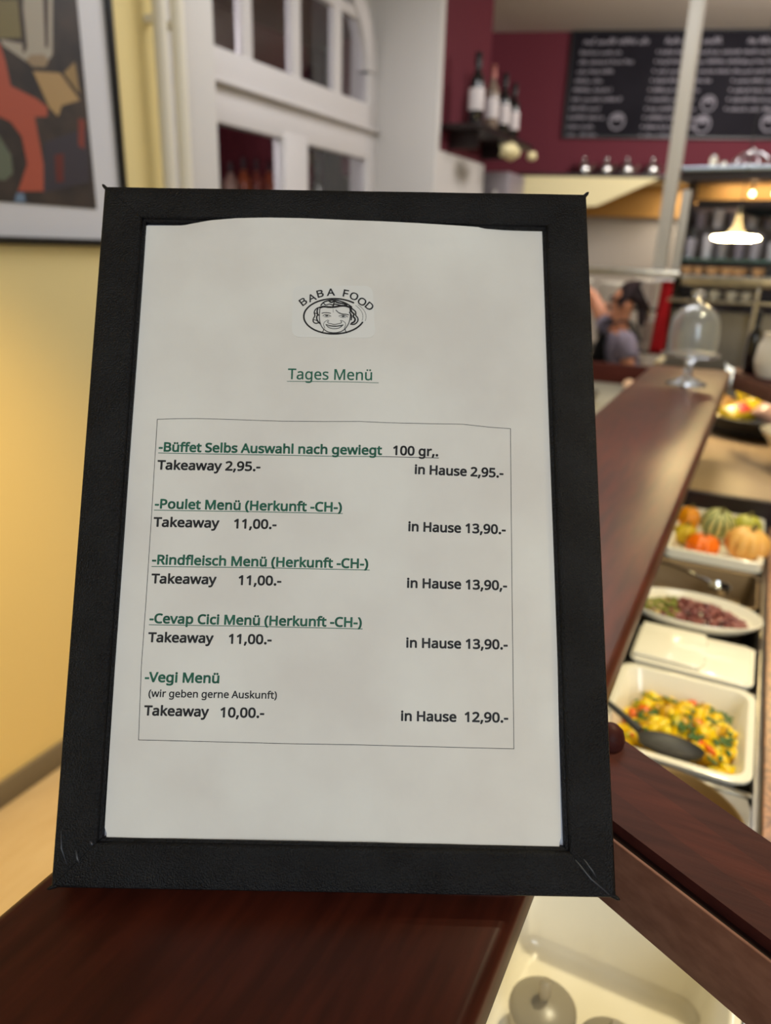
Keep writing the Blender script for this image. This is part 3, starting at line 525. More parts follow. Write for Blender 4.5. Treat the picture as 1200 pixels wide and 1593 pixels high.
LOGO = [[[[126.36, 257.31], [125.31, 255.86], [123.87, 254.54], [122.08, 253.39], [120.01, 252.45], [117.71, 251.74], [115.25, 251.29], [112.7, 251.11], [110.15, 251.2], [107.67, 251.57], [105.33, 252.19], [103.2, 253.06], [101.36, 254.15], [99.84, 255.42], [98.71, 256.83], [97.99, 258.35], [97.71, 259.93], [97.88, 261.52], [98.49, 263.07], [99.53, 264.53], [100.96, 265.87], [102.74, 267.03], [104.82, 267.99], [107.14, 268.7], [109.62, 269.16], [112.18, 269.35], [114.75, 269.25], [117.25, 268.88], [119.61, 268.24], [121.74, 267.36]], 0.62], [[[123.91, 266.34], [125.28, 265.36], [126.39, 264.27], [127.24, 263.1], [127.79, 261.87], [128.05, 260.61], [128.0, 259.34], [127.65, 258.08]], 0.14], [[[122.76, 265.95], [123.99, 265.03], [124.99, 264.0], [125.76, 262.9], [126.26, 261.75], [126.49, 260.57], [126.45, 259.37], [126.13, 258.19]], 0.14], [[[105.52, 264.89], [105.35, 262.11], [105.28, 259.34], [105.79, 256.59], [106.9, 254.14], [109.04, 252.36], [111.13, 251.74], [113.73, 251.67], [116.3, 252.38], [118.33, 254.06], [119.82, 256.84], [120.37, 259.61], [120.3, 262.37], [119.88, 264.86]], 0.34], [[[105.53, 264.61], [107.08, 265.19], [109.17, 264.95], [111.26, 264.88], [113.35, 265.14], [115.42, 265.62], [117.5, 265.76], [119.87, 265.03]], 0.75], [[[105.91, 265.73], [107.01, 267.42], [109.33, 268.29], [111.68, 268.61], [114.3, 268.38], [116.93, 267.59], [119.05, 266.51], [120.91, 265.16]], 0.5], [[[111.77, 265.28], [112.26, 266.67], [114.36, 266.15], [116.99, 265.64]], 0.5], [[[107.02, 267.14], [108.11, 265.77], [110.17, 266.64], [111.76, 265.83], [112.49, 267.79]], 0.4], [[[109.6, 268.3], [110.94, 267.21], [112.22, 268.06], [114.33, 267.16], [116.95, 266.87], [118.54, 265.95]], 0.6], [[[105.52, 264.89], [103.46, 264.02], [102.59, 262.06], [103.32, 260.42], [102.33, 258.74], [102.39, 257.09], [103.72, 256.28], [105.26, 256.86]], 0.45], [[[104.5, 264.32], [104.03, 262.64], [104.6, 260.99], [103.87, 259.6], [104.45, 257.67], [105.8, 256.32]], 0.55], [[[102.75, 261.79], [104.07, 261.54], [105.25, 260.45]], 0.35], [[[102.35, 258.19], [103.65, 258.21], [104.99, 257.13]], 0.3], [[[120.13, 265.14], [121.73, 263.78], [123.06, 262.7], [122.85, 260.76], [124.02, 259.67], [124.21, 258.02], [123.2, 256.62], [121.92, 256.05], [120.61, 256.3]], 0.5], [[[120.41, 264.32], [120.98, 262.38], [122.3, 261.58], [121.56, 260.18], [122.89, 259.1], [122.4, 257.43], [121.12, 256.86]], 0.65], [[[119.94, 262.37], [121.02, 260.72], [120.82, 258.51]], 0.5], [[[106.51, 261.69], [107.7, 262.04], [109.26, 262.01], [110.73, 261.76]], 0.3], [[[114.89, 262.0], [116.58, 261.31], [118.14, 261.34], [119.45, 261.03]], 0.34], [[[113.29, 263.36], [114.47, 262.16], [115.27, 261.73]], 0.3], [[[111.92, 263.78], [111.84, 263.06], [112.07, 262.23]], 0.12], [[[106.97, 260.37], [107.99, 261.05], [109.29, 261.07], [110.98, 260.22]], 0.22], [[[107.5, 259.94], [108.81, 259.63], [110.37, 259.99]], 0.14], [[[114.78, 260.28], [116.07, 260.86], [117.64, 260.78], [119.22, 259.92]], 0.22], [[[115.32, 259.85], [116.89, 259.44], [118.29, 259.79]], 0.14], [[[108.48, 260.4], [109.31, 260.41]], 0.5], [[[116.45, 260.2], [117.29, 260.22]], 0.5], [[[110.01, 257.88], [109.25, 257.21], [109.85, 256.5], [111.25, 256.36], [112.57, 255.83], [114.37, 256.3], [115.67, 256.49], [116.27, 257.22], [115.63, 258.09]], 0.24], [[[109.64, 258.32], [107.85, 257.29], [107.37, 255.8], [108.21, 253.88]], 0.18], [[[116.04, 258.21], [117.73, 257.35], [118.39, 255.99], [117.55, 254.05]], 0.18], [[[108.67, 255.87], [110.5, 255.35], [113.11, 255.07], [115.18, 255.33], [116.99, 255.8]], 0.34], [[[108.67, 255.87], [109.75, 254.46], [111.59, 253.83], [113.67, 253.81], [115.47, 254.29], [116.99, 255.8]], 0.26], [[[109.73, 255.01], [112.6, 254.73], [115.96, 255.23]], 0.1], [[[107.6, 253.6], [107.47, 252.5], [106.73, 251.55]], 0.3], [[[117.92, 253.78], [118.26, 252.69], [118.91, 251.76]], 0.3]]
LET = [["B", [97.08, 267.52], 38], ["A", [101.29, 269.71], 26], ["B", [105.2, 271.85], 16], ["A", [110.51, 272.67], 4], ["F", [117.65, 272.23], -10], ["O", [121.93, 270.74], -22], ["O", [125.91, 268.02], -32], ["D", [129.51, 265.75], -40]]
STICK = [(91.79, 275.82), (130.86, 276.5), (132.7, 249.37), (92.29, 249.22)]
ZP = .10
def fill_mesh(name, polys):
    cu = bpy.data.curves.new(name, 'CURVE'); cu.dimensions = '2D'; cu.fill_mode = 'BOTH'
    for P in polys:
        s = cu.splines.new('POLY'); s.points.add(len(P) - 1); s.use_cyclic_u = True
        for k, (x, y) in enumerate(P): s.points[k].co = (x, y, 0, 1)
    o = bpy.data.objects.new(name, cu); me = o.to_mesh().copy() if False else None
    C.objects.link(o); dg = bpy.context.evaluated_depsgraph_get(); ev = o.evaluated_get(dg)
    me = bpy.data.meshes.new_from_object(ev); bpy.data.objects.remove(o); bpy.data.curves.remove(cu)
    V = [(v.co.x, v.co.y) for v in me.vertices]; F = [tuple(p.vertices) for p in me.polygons]
    bpy.data.meshes.remove(me)
    return V, F
def stroke(V, F, P, w, closed=False):
    """flat ribbon of width w along P, with round-ish joints"""
    n = len(P); seg = n if closed else n - 1
    for i in range(seg):
        a = P[i]; b = P[(i + 1) % n]; dx, dy = b[0] - a[0], b[1] - a[1]; L = math.hypot(dx, dy)
        if L < 1e-9: continue
        dx, dy = dx / L * w / 2, dy / L * w / 2; k = len(V); e = .45
        V += [(a[0] - dy - dx * e, a[1] + dx - dy * e), (a[0] - dx, a[1] - dy), (a[0] + dy - dx * e, a[1] - dx - dy * e), (b[0] + dy + dx * e, b[1] - dx + dy * e), (b[0] + dx, b[1] + dy), (b[0] - dy + dx * e, b[1] + dx + dy * e)]
        F.append((k, k + 1, k + 2, k + 3, k + 4, k + 5))
def smooth_poly(P, it=2):
    for _ in range(it):
        Q = [P[0]]
        for a, b in zip(P, P[1:]): Q += [(a[0] * .75 + b[0] * .25, a[1] * .75 + b[1] * .25), (a[0] * .25 + b[0] * .75, a[1] * .25 + b[1] * .75)]
        P = Q + [P[-1]]
    return P
def lay(name, V, F, m, parent, dz=ZP, label=None):
    V3 = [(x * mm, y * mm, (pz(x, y) + dz) * mm) for x, y in V]
    me = mesh(name, V3, F, m); o = link(name, me, parent)
    if label: o['label'] = label
    return o
def set_run(s, p0, p1, cap, bold):
    k = cap * .95 / 573.0
    x = 0; glyphs = []
    for ch in s:
        adv, con = GLY[ch]; glyphs.append((x, con)); x += adv
    nat = x - 30
    L = math.hypot(p1[0] - p0[0], p1[1] - p0[1]); kx = L / nat
    ca, sa = (p1[0] - p0[0]) / L, (p1[1] - p0[1]) / L
    V, F = [], []
    for gx, con in glyphs:
        if not con: continue
        P = []
        for c in con:
            pts = [((gx + c[i] - 20) * kx, c[i + 1] * k) for i in range(0, len(c), 2)]
            P.append([(p0[0] + a * ca - b * sa, p0[1] + a * sa + b * ca) for a, b in pts])
        v, f = fill_mesh('g', P); o = len(V); V += v; F += [tuple(i + o for i in q) for q in f]
        w = {0: .035, .5: .06, 1: .10}[bold] * cap
        for c in P: stroke(V, F, c, w, True)
    return V, F
for s, p0, p1, cap, col, bold in TEXT:
    V, F = set_run(s, p0, p1, cap, bold)
    lay('printed_lettering', V, F, M_GREEN if col == 'g' else M_BLACK, paper, label='green printed heading' if col == 'g' else None)
for P, w, col in LINES:
    V, F = [], []
    if len(P) > 10:
        Q = []
        for a, b in zip(P, P[1:]):
            n = max(1, int(math.hypot(b[0] - a[0], b[1] - a[1]) / 8)); Q += [(a[0] + (b[0] - a[0]) * i / n, a[1] + (b[1] - a[1]) * i / n) for i in range(n)]
        P = Q + [P[-1]]
        stroke(V, F, P, .24); lay('printed_border', V, F, M_BLACK, paper, .08)
    else:
        Q = []
        for a, b in zip(P, P[1:]):
            n = max(1, int(math.hypot(b[0] - a[0], b[1] - a[1]) / 5)); Q += [(a[0] + (b[0] - a[0]) * i / n, a[1] + (b[1] - a[1]) * i / n) for i in range(n)]
        stroke(V, F, Q + [P[-1]], w); lay('printed_underline', V, F, M_GREEN if col == 'g' else M_BLACK, paper, .08)
# logo sticker
def rrect(P, r, n=6):
    out = []
    for i in range(4):
        a, b, c = Vector(P[i - 1]), Vector(P[i]), Vector(P[(i + 1) % 4]); u = (a - b).normalized(); v = (c - b).normalized()
        for k in range(n + 1):
            t = k / n; p = (b + u * r) * (1 - t) ** 2 + b * 2 * t * (1 - t) + (b + v * r) * t * t; out.append((p.x, p.y))
    return out
RP = rrect(STICK, 4.5)
cx = sum(p[0] for p in RP) / len(RP); cy = sum(p[1] for p in RP) / len(RP)
V = [((x) * mm, y * mm, (pz(x, y) + .24) * mm) for x, y in RP] + [(x * mm, y * mm, (pz(x, y) - .05) * mm) for x, y in RP] + [(cx * mm, cy * mm, (pz(cx, cy) + .26) * mm)]
n = len(RP); F = [(i, (i + 1) % n, 2 * n) for i in range(n)] + [(n + i, n + (i + 1) % n, (i + 1) % n, i) for i in range(n)]
st = link('logo_sticker', mesh('logo_sticker', V, F, M_STICK), paper); st['label'] = 'rounded white sticker with drawn smiling face in an oval'
V, F = [], []
for P, w in LOGO: stroke(V, F, smooth_poly([tuple(p) for p in P], 2), w * 1.3)
for ch, (x0, y0), ang in LET:
    con = GLY[ch][1]; k = 4.5 / 573; hw = GLY[ch][0] / 2; ca, sa = math.cos(math.radians(ang)), math.sin(math.radians(ang))
    P = []
    for c in con: P.append([(x0 + ((c[i] - hw) * k * .95) * ca - ((c[i + 1] - 286) * k * .8) * sa, y0 + ((c[i] - hw) * k * .95) * sa + ((c[i + 1] - 286) * k * .8) * ca) for i in range(0, len(c), 2)])
    v, f = fill_mesh('g', P); o = len(V); V += v; F += [tuple(i + o for i in q) for q in f]
    for c in P: stroke(V, F, c, .22, True)
V3 = [(x * mm, y * mm, (pz(x, y) + .36) * mm) for x, y in V]
link('printed_logo', mesh('printed_logo', V3, F, M_BLACK), paper)

# ================================================================== BAR
bar = empty('wooden_bar', (-.146, .8, 0), 'long glossy dark mahogany bar running away from the camera beside the buffet', 'bar')
def slab(name, x0, x1, y0, y1, z0, z1, m, par, r=.009):
    return box(name, x0, x1, y0, y1, z0, z1, m, par, bev=r, seg=4)
slab('bar_top', -.10, .095, -1.6, 1.30, 1.172, 1.20, M_WOOD, bar, .006)
box('edge_moulding', .070, .091, -1.6, 1.29, 1.150, 1.172, M_WOODD, bar, bev=.003)
box('edge_moulding', -.094, -.07, -1.6, 1.29, 1.150, 1.168, M_WOODD, bar, bev=.004)
box('bar_panel', -.07, -.04, -1.6, 1.28, .0, 1.150, M_WOODD, bar)
for y in (-1.5, -.3, .72): box('bar_post', -.038, -.0, y, y + .04, .9505, 1.15, M_WOODD, bar)

M_WOOD3 = mat('mahogany_lamella', (52, 23, 20), .5, rgb2=(64, 30, 25), cscale=16, stretch=(1, 9, 9), bump=.08, scale=60, spec=.1)
def rail_beam(nm, far, near, x_end, label):
    """oblique wooden crosspiece: three lamellae and a rounded front lipping with a recessed joint"""
    t = empty(nm, (far[0][0], far[0][1], 1.2), label, 'rail', 'wooden crosspieces over the buffet')
    def ext(a, b):
        d = (Vector(b) - Vector(a)); return Vector(a) + d * ((x_end - a[0]) / d.x)
    fa, fb = Vector(far[0]), ext(*far); na, nb = Vector(near[0]), ext(*near)
    na = na + (nb - na) * ((fa.x - na.x) / (nb.x - na.x))
    def P(u, w): a = fa + (na - fa) * w; b = fb + (nb - fb) * w; return a + (b - a) * u
    o = Vector((far[0][0], far[0][1]))
    def quad(name, w0, w1, z0, z1, m, bev):
        poly = [P(0, w0) - o, P(1, w0) - o, P(1, w1) - o, P(0, w1) - o]
        return prism(name, [(p.x, p.y) for p in poly], z0, z1, m, t, bev=bev)
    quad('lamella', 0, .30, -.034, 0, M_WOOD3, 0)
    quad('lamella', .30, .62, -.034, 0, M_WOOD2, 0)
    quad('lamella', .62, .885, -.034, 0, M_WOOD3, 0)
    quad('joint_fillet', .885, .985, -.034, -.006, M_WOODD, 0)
    quad('front_lipping', .98, 1.01, -.042, -.003, M_WOODLIT, .0005)
    return t
rb = rail_beam('wooden_crosspiece', ((-.0455, .401), (.047, .3435)), ((-.023, .312), (.047, .2745)), .42, 'dark wooden crosspiece over the pans, beside the lower right of the menu frame')
rail_beam('wooden_crosspiece', ((-.0455, 2.20), (.039, 2.03)), ((-.0455, 2.08), (.040, 1.915)), .26, 'dark wooden crosspiece at the far end of the bar, beyond the basket of packets')
lathe('wooden_knob', [(.008, 0), (.0085, .004), (.007, .009), (.004, .012), (.001, .013)], M_WOOD3, rb, 16, loc=(.0075, -.017, .0002))

# ---- buffet counter
bc = empty('buffet_counter', (.1, .9, 0), 'stainless buffet counter with granite edge on the right behind the bar', 'counter')
bcm = lambda nm, x0, x1, y0, y1, z0, z1, m, **k: box(nm, x0 - .1, x1 - .1, y0 - .9, y1 - .9, z0, z1, m, bc, **k)
bcm('granite_top', .083, .80, -1.0, 1.64, .915, .951, M_GRANITE, bev=.004)
bcm('steel_edge', .0735, .0828, -1.0, 1.64, .93, .9525, M_STEEL, bev=.002)
bcm('steel_edge', -.180, -.135, -1.0, 1.64, .93, .9495, M_STEEL, bev=.002)
bcm('well_floor', -.18, .0875, -1.0, 1.64, .78, .79, M_STEELD)
bcm('well_side', .0735, .0875, -1.0, 1.64, .79, .93, M_STEELD)
bcm('well_side', -.18, -.17, -1.0, 1.64, .79, .93, M_STEELD)
for y in (.575, .728, .9375, 1.0625, 1.185, 1.352): bcm('divider_bar', -.134, .0735, y, y + .008, .925, .9465, M_STEEL, bev=.001)
bcm('back_panel', -.185, .80, 1.641, 1.660, .78, 1.0, M_WOODD)
bcm('beige_top', -.185, .80, 1.6605, 2.75, .965, 1.0, M_BEIGE, bev=.004)
bcm('cabinet_body', -.185, .80, -1.0, 2.75, 0, .78, M_STEELD)

# big deep pan near the camera, with small lidded tubs
t = tray('deep_white_pan', -.126, .0725, .215, .566, .953, .112, M_WHITEP, rim=.009, wall=.010, rc=.022)
meta(t, 'deep white buffet pan nearest the camera, empty but for small lidded tubs', 'pan')
M_LID = mat('frosted_plastic', (214, 200, 172), .3, trans=.6)
def tub(x, y, label, r=.028):
    t = empty('lidded_tub', (x, y, .8415), label, 'tub', 'lidded tubs in the deep pan')
    lathe('cup', [(r * .8, 0), (r * .88, .004), (r * .96, .03)], M_LID, t, 28)
    lathe('lid', [(r * .97, .03), (r, .032), (r * .98, .036), (r * .8, .040), (r * .55, .043), (r * .2, .045)], M_LID, t, 28)
    lathe('lid_knob', [(.0035, .045), (.005, .050), (.006, .062), (.003, .066)], M_LID, t, 12)
tub(-.066, .462, 'frosted round tub near the bar edge in the deep pan')
tub(-.008, .452, 'frosted round tub with upright knob, further right in the deep pan')
# round steel pot
t = empty('steel_pot', (-.006, .651, .95), 'round stainless pot sunk between the crosspiece and the vegetable pan', 'pot')
lathe('bowl', [(.078, .003), (.0745, .005), (.072, .002), (.070, -.06), (.060, -.09), (.02, -.095), (.002, -.096), (.002, -.098), (.063, -.093), (.074, -.06), (.0755, 0)], mat('worn_pot_steel', (160, 128, 80), .4, .6), t, 48)
bm = bmesh.new(); n = 48; A = []; B = []
for i in range(n):
    a = 2 * PI * i / n; c, s = math.cos(a), math.sin(a); k = min((.0794 if c > 0 else .126) / max(abs(c), 1e-6), .076 / max(abs(s), 1e-6))
    A.append([bm.verts.new((.0755 * c - .106, .0755 * s - .249, z)) for z in (.940, .944)]); B.append([bm.verts.new((k * c - .106, k * s - .249, z)) for z in (.940, .944)])
for i in range(n):
    j = (i + 1) % n
    for f in ((A[i][1], A[j][1], B[j][1], B[i][1]), (A[i][0], B[i][0], B[j][0], A[j][0]), (A[i][0], A[j][0], A[j][1], A[i][1]), (B[i][0], B[i][1], B[j][1], B[j][0])): bm.faces.new(f)
fin('pot_collar', bm, M_STEEL, bc)
# vegetable pan
VP = tray('white_food_pan', -.092, .073, .739, .936, .953, .060, M_WHITEP, rim=.010, wall=.012, rc=.02)
meta(VP, 'white rectangular pan filled with yellow cauliflower and potato curry', 'pan')
M_YEL = mat('yellow_vegetable', (242, 206, 16), .35, rgb2=(226, 176, 8), cscale=90, bump=.3, scale=300)
M_YEL3 = mat('amber_vegetable', (206, 156, 8), .35, rgb2=(186, 136, 10), cscale=90)
M_YEL4 = mat('green_yellow_vegetable', (206, 184, 26), .35, rgb2=(178, 160, 24), cscale=90)
M_YEL2 = mat('pale_yellow_vegetable', (244, 214, 44), .35, rgb2=(232, 190, 20), cscale=90)
M_CARROT = mat('cooked_carrot', (226, 100, 16), .35)
M_HERB = mat('green_herb', (58, 92, 22), .5)
rnd = random.Random(11); proto = {}
for k in range(150):
    for _ in range(40):
        x = rnd.uniform(-.068, .053); y = rnd.uniform(.764, .914)
        if x < .028 and y < .806: continue
        break
    h = .016 + .020 * math.exp(-((x + .005) / .05) ** 2 - ((y - .835) / .06) ** 2)
    z = .9005 + h * (1 - rnd.random() ** 2.2) + .004
    q = rnd.random(); kind = 'c' if q < .10 else ('p' if q < .5 else 'y')
    key = (kind, rnd.randrange(4))
    if k in (3, 17, 31, 45, 59, 73, 87):
        kind = 'c'; key = ('c', k % 4); x, y = [(-.066, .835), (-.048, .862), (-.058, .848), (.012, .846), (.030, .812), (.0, .905), (-.03, .83)][(k - 3) // 14]; z = .906 + .016 + .020 * math.exp(-((x + .005) / .05) ** 2 - ((y - .835) / .06) ** 2)
    if key not in proto:
        if kind == 'c': o = blob('carrot_slice', .0085, M_CARROT, 1.1, .9, .45, seed=key[1], amp=.06)
        elif kind == 'p': o = blob('potato_chunk', .0098, M_YEL2, 1.45, .75, .7, seed=key[1] + 10, amp=.10)
        else: o = blob('cauliflower_floret', .0108, (M_YEL, M_YEL3, M_YEL4, M_YEL)[key[1]], 1.15, .85, .8, seed=key[1] + 20, amp=.28)
        proto[key] = o
    else: o = proto[key].copy(); C.objects.link(o)
    o.location = (x, y, z); o.rotation_euler = (rnd.uniform(-.7, .7), rnd.uniform(-.7, .7), rnd.uniform(0, 6)); o.scale = [rnd.uniform(.85, 1.3)] * 3
    L = {'c': ('orange carrot slice among yellow vegetables in the white pan', 'carrot', 'carrot slices in the yellow curry'),
         'p': ('pale yellow potato chunk in the curry pan', 'potato', 'potato chunks in the yellow curry'),
         'y': ('bright yellow cauliflower floret in the curry pan', 'cauliflower', 'cauliflower florets in the yellow curry')}[kind]
    meta(o, L[0], L[1], L[2])
# herb flecks: nobody could count them
bm = bmesh.new()
for k in range(170):
    x = rnd.uniform(-.062, .05); y = rnd.uniform(.765, .908)
    if x < .030 and y < .812: continue
    z = .9275 + .017 * math.exp(-((x + .005) / .05) ** 2 - ((y - .835) / .06) ** 2)
    m4 = Matrix.Translation((x, y, z)) @ Matrix.Rotation(rnd.uniform(0, 6), 4, 'Z') @ Matrix.Rotation(rnd.uniform(-.6, .6), 4, 'X') @ Matrix.Diagonal((rnd.uniform(.004, .009), .0032, .001, 1))
    bmesh.ops.create_icosphere(bm, subdivisions=1, radius=1, matrix=m4)
meta(fin('herb_flecks', bm, M_HERB), 'chopped green herbs strewn over the yellow curry', 'herbs', kind='stuff')
# serving spoon in the pan
M_SPOON = mat('dark_grey_nylon', (52, 50, 48), .5)
t = empty('serving_spoon', (-.018, .781, .936), 'dark serving spoon lying in the yellow curry, half hidden by the crosspiece', 'spoon')
lathe('spoon_bowl', [(1.0, .008), (1.02, .009), (.9, .005), (.6, .002), (.05, .001), (.05, -.001), (.62, -.0005), (.95, .003)], M_SPOON, t, 32, sx=.036, sy=.024, loc=(.006, -.006, .006), rot=(-.15, .05, .1))
tube('spoon_handle', [(-.028, .002, .016), (-.05, .014, .022), (-.085, .032, .030)], [.005, .004, .0035], M_SPOON, t, 8)
# white tray with lid slab
t = empty('white_lidded_dish', (-.008, 1.003, .95), 'flat white covered dish between the curry pan and the oval salad plate', 'dish')
tray('dish', -.077, .077, -.0565, .0565, .003, .016, M_WHITEP, t, rim=.004, wall=.003, rc=.012, th=.004)
box('cover', -.073, .073, -.052, .052, -.003, .005, M_WHITEP, t, bev=.003)
prism('cover_flap', [(-.074, -.05), (.012, -.05), (.018, -.03), (.014, .0), (.016, .03), (.012, .051), (-.074, .051)], .0052, .010, M_WHITEP, t, bev=.002)
# oval salad plate
t = empty('oval_plate', (-.022, 1.116, .9525), 'deep oval white plate holding red bean salad', 'plate')
lathe('plate', [(.98, .012), (1.0, .0165), (.985, .018), (.95, .015), (.90, .006), (.82, .0015), (.2, .001), (.01, .001), (.01, -.001), (.7, -.0025), (.82, 0)], M_WHITEP, t, 56, sx=.098, sy=.058)
M_BEAN = mat('kidney_bean', (104, 52, 50), .35, rgb2=(142, 84, 74), cscale=60); M_ONION = mat('pale_onion', (190, 160, 110), .4); M_SPRIG = mat('green_sprig', (122, 124, 48), .5)
bm = bmesh.new(); b2 = bmesh.new(); b3 = bmesh.new()
for k in range(330):
    a = rnd.uniform(0, 2 * PI); q = math.sqrt(rnd.random()); x = .078 * q * math.cos(a); y = -.006 + .038 * q * math.sin(a)
    z = .006 + .022 * (1 - q * q) * rnd.random() ** .5
    m4 = Matrix.Translation((-.022 + x, 1.116 + y, .9525 + z)) @ Matrix.Rotation(rnd.uniform(0, 6), 4, 'Z') @ Matrix.Rotation(rnd.uniform(-.5, .5), 4, 'X') @ Matrix.Diagonal((.0072, .0042, .004, 1))
    bmesh.ops.create_icosphere(bm if (x > -.02 or k % 6 == 0) else (b3 if k % 3 else b2), subdivisions=1, radius=1, matrix=m4)
meta(fin('bean_salad', bm, M_BEAN), 'heap of dark red beans on the oval plate', 'salad', kind='stuff')
meta(fin('onion_pieces', b2, M_ONION), 'pale onion pieces at the left of the bean salad', 'salad', kind='stuff')
meta(fin('salad_greens', b3, M_SPRIG), 'olive green leaves at the left of the bean salad', 'salad', kind='stuff')
# empty steel pan
t = tray('empty_steel_pan', -.128, .071, 1.196, 1.350, .952, .06, mat('worn_steel', (112, 92, 66), .42, .8), rim=.006, wall=.008, rc=.014)
meta(t, 'empty stainless steel pan between the salad plate and the gourds', 'pan')
ld = empty('steel_ladle', (-.01, 1.30, .955), 'small steel ladle lying across the empty pan', 'ladle')
lathe('ladle_bowl', [(.018, .0), (.016, -.008), (.008, -.014), (.001, -.016), (.001, -.015), (.008, -.013), (.015, -.007), (.0172, .0)], M_CHROME, ld, 20, c=(.02, -.04, 0))
tube('ladle_handle', [(.004, -.035, .001), (-.04, -.01, .003), (-.08, .01, .003)], .0025, M_CHROME, ld, 8)
# gourd tray
t = tray('gourd_tray', -.092, .0725, 1.362, 1.636, .968, .026, M_WHITEP, rim=.010, wall=.004, rc=.012, lip=.018)
meta(t, 'white rectangular tray holding decorative gourds', 'tray')
def gourd(nm, x, y, r, cols, label, ribs=10, flat=.8, tilt=(0, 0, 0), stripes=None, z0=.9426):
    t = empty(nm, (x, y, z0), label, 'gourd', 'decorative gourds in the white tray', rot=tilt)
    pr = []
    for i in range(13):
        a = PI * i / 12; pr.append((r * math.sin(a) ** .85, r * flat * (1 - math.cos(a)) - (.12 * r if i == 12 else 0)))
    o = lathe('body', pr, cols, t, 60, ribs=ribs, amp=.13)
    if stripes:
        o.data.materials.append(stripes)
        for p in o.data.polygons:
            a = math.atan2(p.center.y, p.center.x)
            if math.cos(ribs * a) > .45 and len(p.vertices) == 4: p.material_index = 1
    top = 2 * r * flat - .12 * r
    tube('stem', [(0, 0, top - .002), (.002, .001, top + r * .18), (.006, .003, top + r * .34)], [r * .13, r * .10, r * .12], mat('gourd_stem', (120, 110, 60), .8), t, 7)
OR = mat('orange_skin', (240, 112, 10), .35, coat=.2); OR2 = mat('yellow_orange_skin', (240, 150, 12), .35, coat=.2)
YG = mat('yellow_green_skin', (206, 172, 22), .4); YG2 = mat('green_yellow_skin', (188, 184, 70), .4); PALE = mat('pale_orange_skin', (236, 178, 92), .45)
ST = mat('cream_skin', (214, 204, 130), .45); STG = mat('dark_green_stripe', (92, 122, 70), .45)
gourd('gourd', -.030, 1.412, .031, OR, 'bright orange flattened gourd at the tray front', 8, .72)
gourd('gourd', .040, 1.430, .040, PALE, 'largest pale orange ribbed gourd, right front of the tray', 10, .76, (.05, .12, .3), None, .947)
gourd('gourd', -.066, 1.468, .023, YG, 'small mustard yellow gourd beside the bar edge', 7, .85)
gourd('gourd', -.068, 1.540, .0235, OR2, 'yellow-orange upright gourd at the tray back left', 6, 1.15)
gourd('gourd', -.016, 1.535, .033, ST, 'cream and green striped gourd at the tray back', 12, .85, (.3, 0, .4), STG, .949)
gourd('gourd', .040, 1.545, .030, YG2, 'plain green-yellow gourd behind the largest one', 8, .9)

# basket with packets on the beige top
t = empty('round_basket', (.035, 2.36, 1.0005), 'low dark round basket full of yellow packets at the far end of the counter', 'basket')
lathe('bowl', [(.10, 0), (.14, .012), (.160, .034), (.168, .056), (.162, .058), (.153, .035), (.13, .018), (.01, .010), (.01, .002)], M_BLK, t, 40)
for k in range(4):
    z = .014 + k * .012; r = .148 + k * .0055
    tube('woven_hoop', [(r * math.cos(a * PI / 12), r * math.sin(a * PI / 12), z) for a in range(25)], .004, M_BLK, t, 6)
def packet(nm, x, y, z, sx, sy, sz, rot, m, label, band=None):
    t = empty(nm, (x, y, z), label, 'packet', 'packets in the round basket', rot=rot)
    bm = bmesh.new(); bmesh.ops.create_grid(bm, x_segments=8, y_segments=6, size=1)
    for v in bm.verts:
        u, w = v.co.x, v.co.y; e = max(0, (1 - u ** 4) * (1 - w ** 4)); v.co = Vector((u * sx, w * sy, sz * e ** .5))
    dup = bmesh.ops.duplicate(bm, geom=list(bm.faces) + list(bm.verts) + list(bm.edges))
    for g in dup['geom']:
        if isinstance(g, bmesh.types.BMVert): g.co.z *= -1
    bmesh.ops.remove_doubles(bm, verts=bm.verts, dist=1e-5)
    fin('bag', bm, m, t, smooth=True)
    for s_ in (-1, 1): box('seam', s_ * sx - .004, s_ * sx + .004, -sy, sy, -.0008, .0008, m, t)
    if band: box('printed_band', -sx * .28, sx * .28, -sy * .5, sy * .5, sz * .93, sz * 1.02, band, t, bev=.001)
YP = mat('yellow_packet', (206, 176, 30), .25, coat=.6); BP = mat('blue_white_packet', (168, 184, 222), .25, coat=.6); RP_ = mat('pinkish_packet', (190, 150, 132), .3, coat=.5)
BRP = mat('brown_packet', (150, 110, 56), .4); RB = mat('red_band', (190, 40, 30), .4)
packet('snack_packet', -.035, 2.46, 1.120, .062, .040, .014, (.9, .5, .9), BP, 'pale blue and white packet standing at the back left of the basket')
packet('snack_packet', .015, 2.43, 1.095, .070, .036, .016, (.8, .2, .75), YP, 'yellow packet behind, next to the pale blue one')
packet('snack_packet', -.012, 2.30, 1.065, .060, .040, .018, (.5, -.3, .6), YP, 'bright yellow packet at the basket front with red band', RB)
packet('snack_packet', -.070, 2.345, 1.055, .055, .034, .018, (.4, -.6, 1.2), BRP, 'brown paper packet at the left of the basket')
packet('snack_packet', .075, 2.29, 1.065, .050, .040, .018, (.6, .5, -.3), RP_, 'pinkish clear packet at the right of the basket')
packet('snack_packet', .090, 2.40, 1.095, .060, .028, .012, (.9, .1, .2), YP, 'narrow yellow packet at the back right of the basket')
# white bowl at the right edge
t = empty('white_bowl', (.155, 2.02, 1.0005), 'large white bowl on the beige counter at the right edge', 'bowl')
lathe('bowl', [(.04, 0), (.045, .006), (.085, .035), (.115, .075), (.118, .078), (.112, .078), (.080, .038), (.04, .012), (.002, .010), (.002, .006)], M_WHITEP, t, 40)

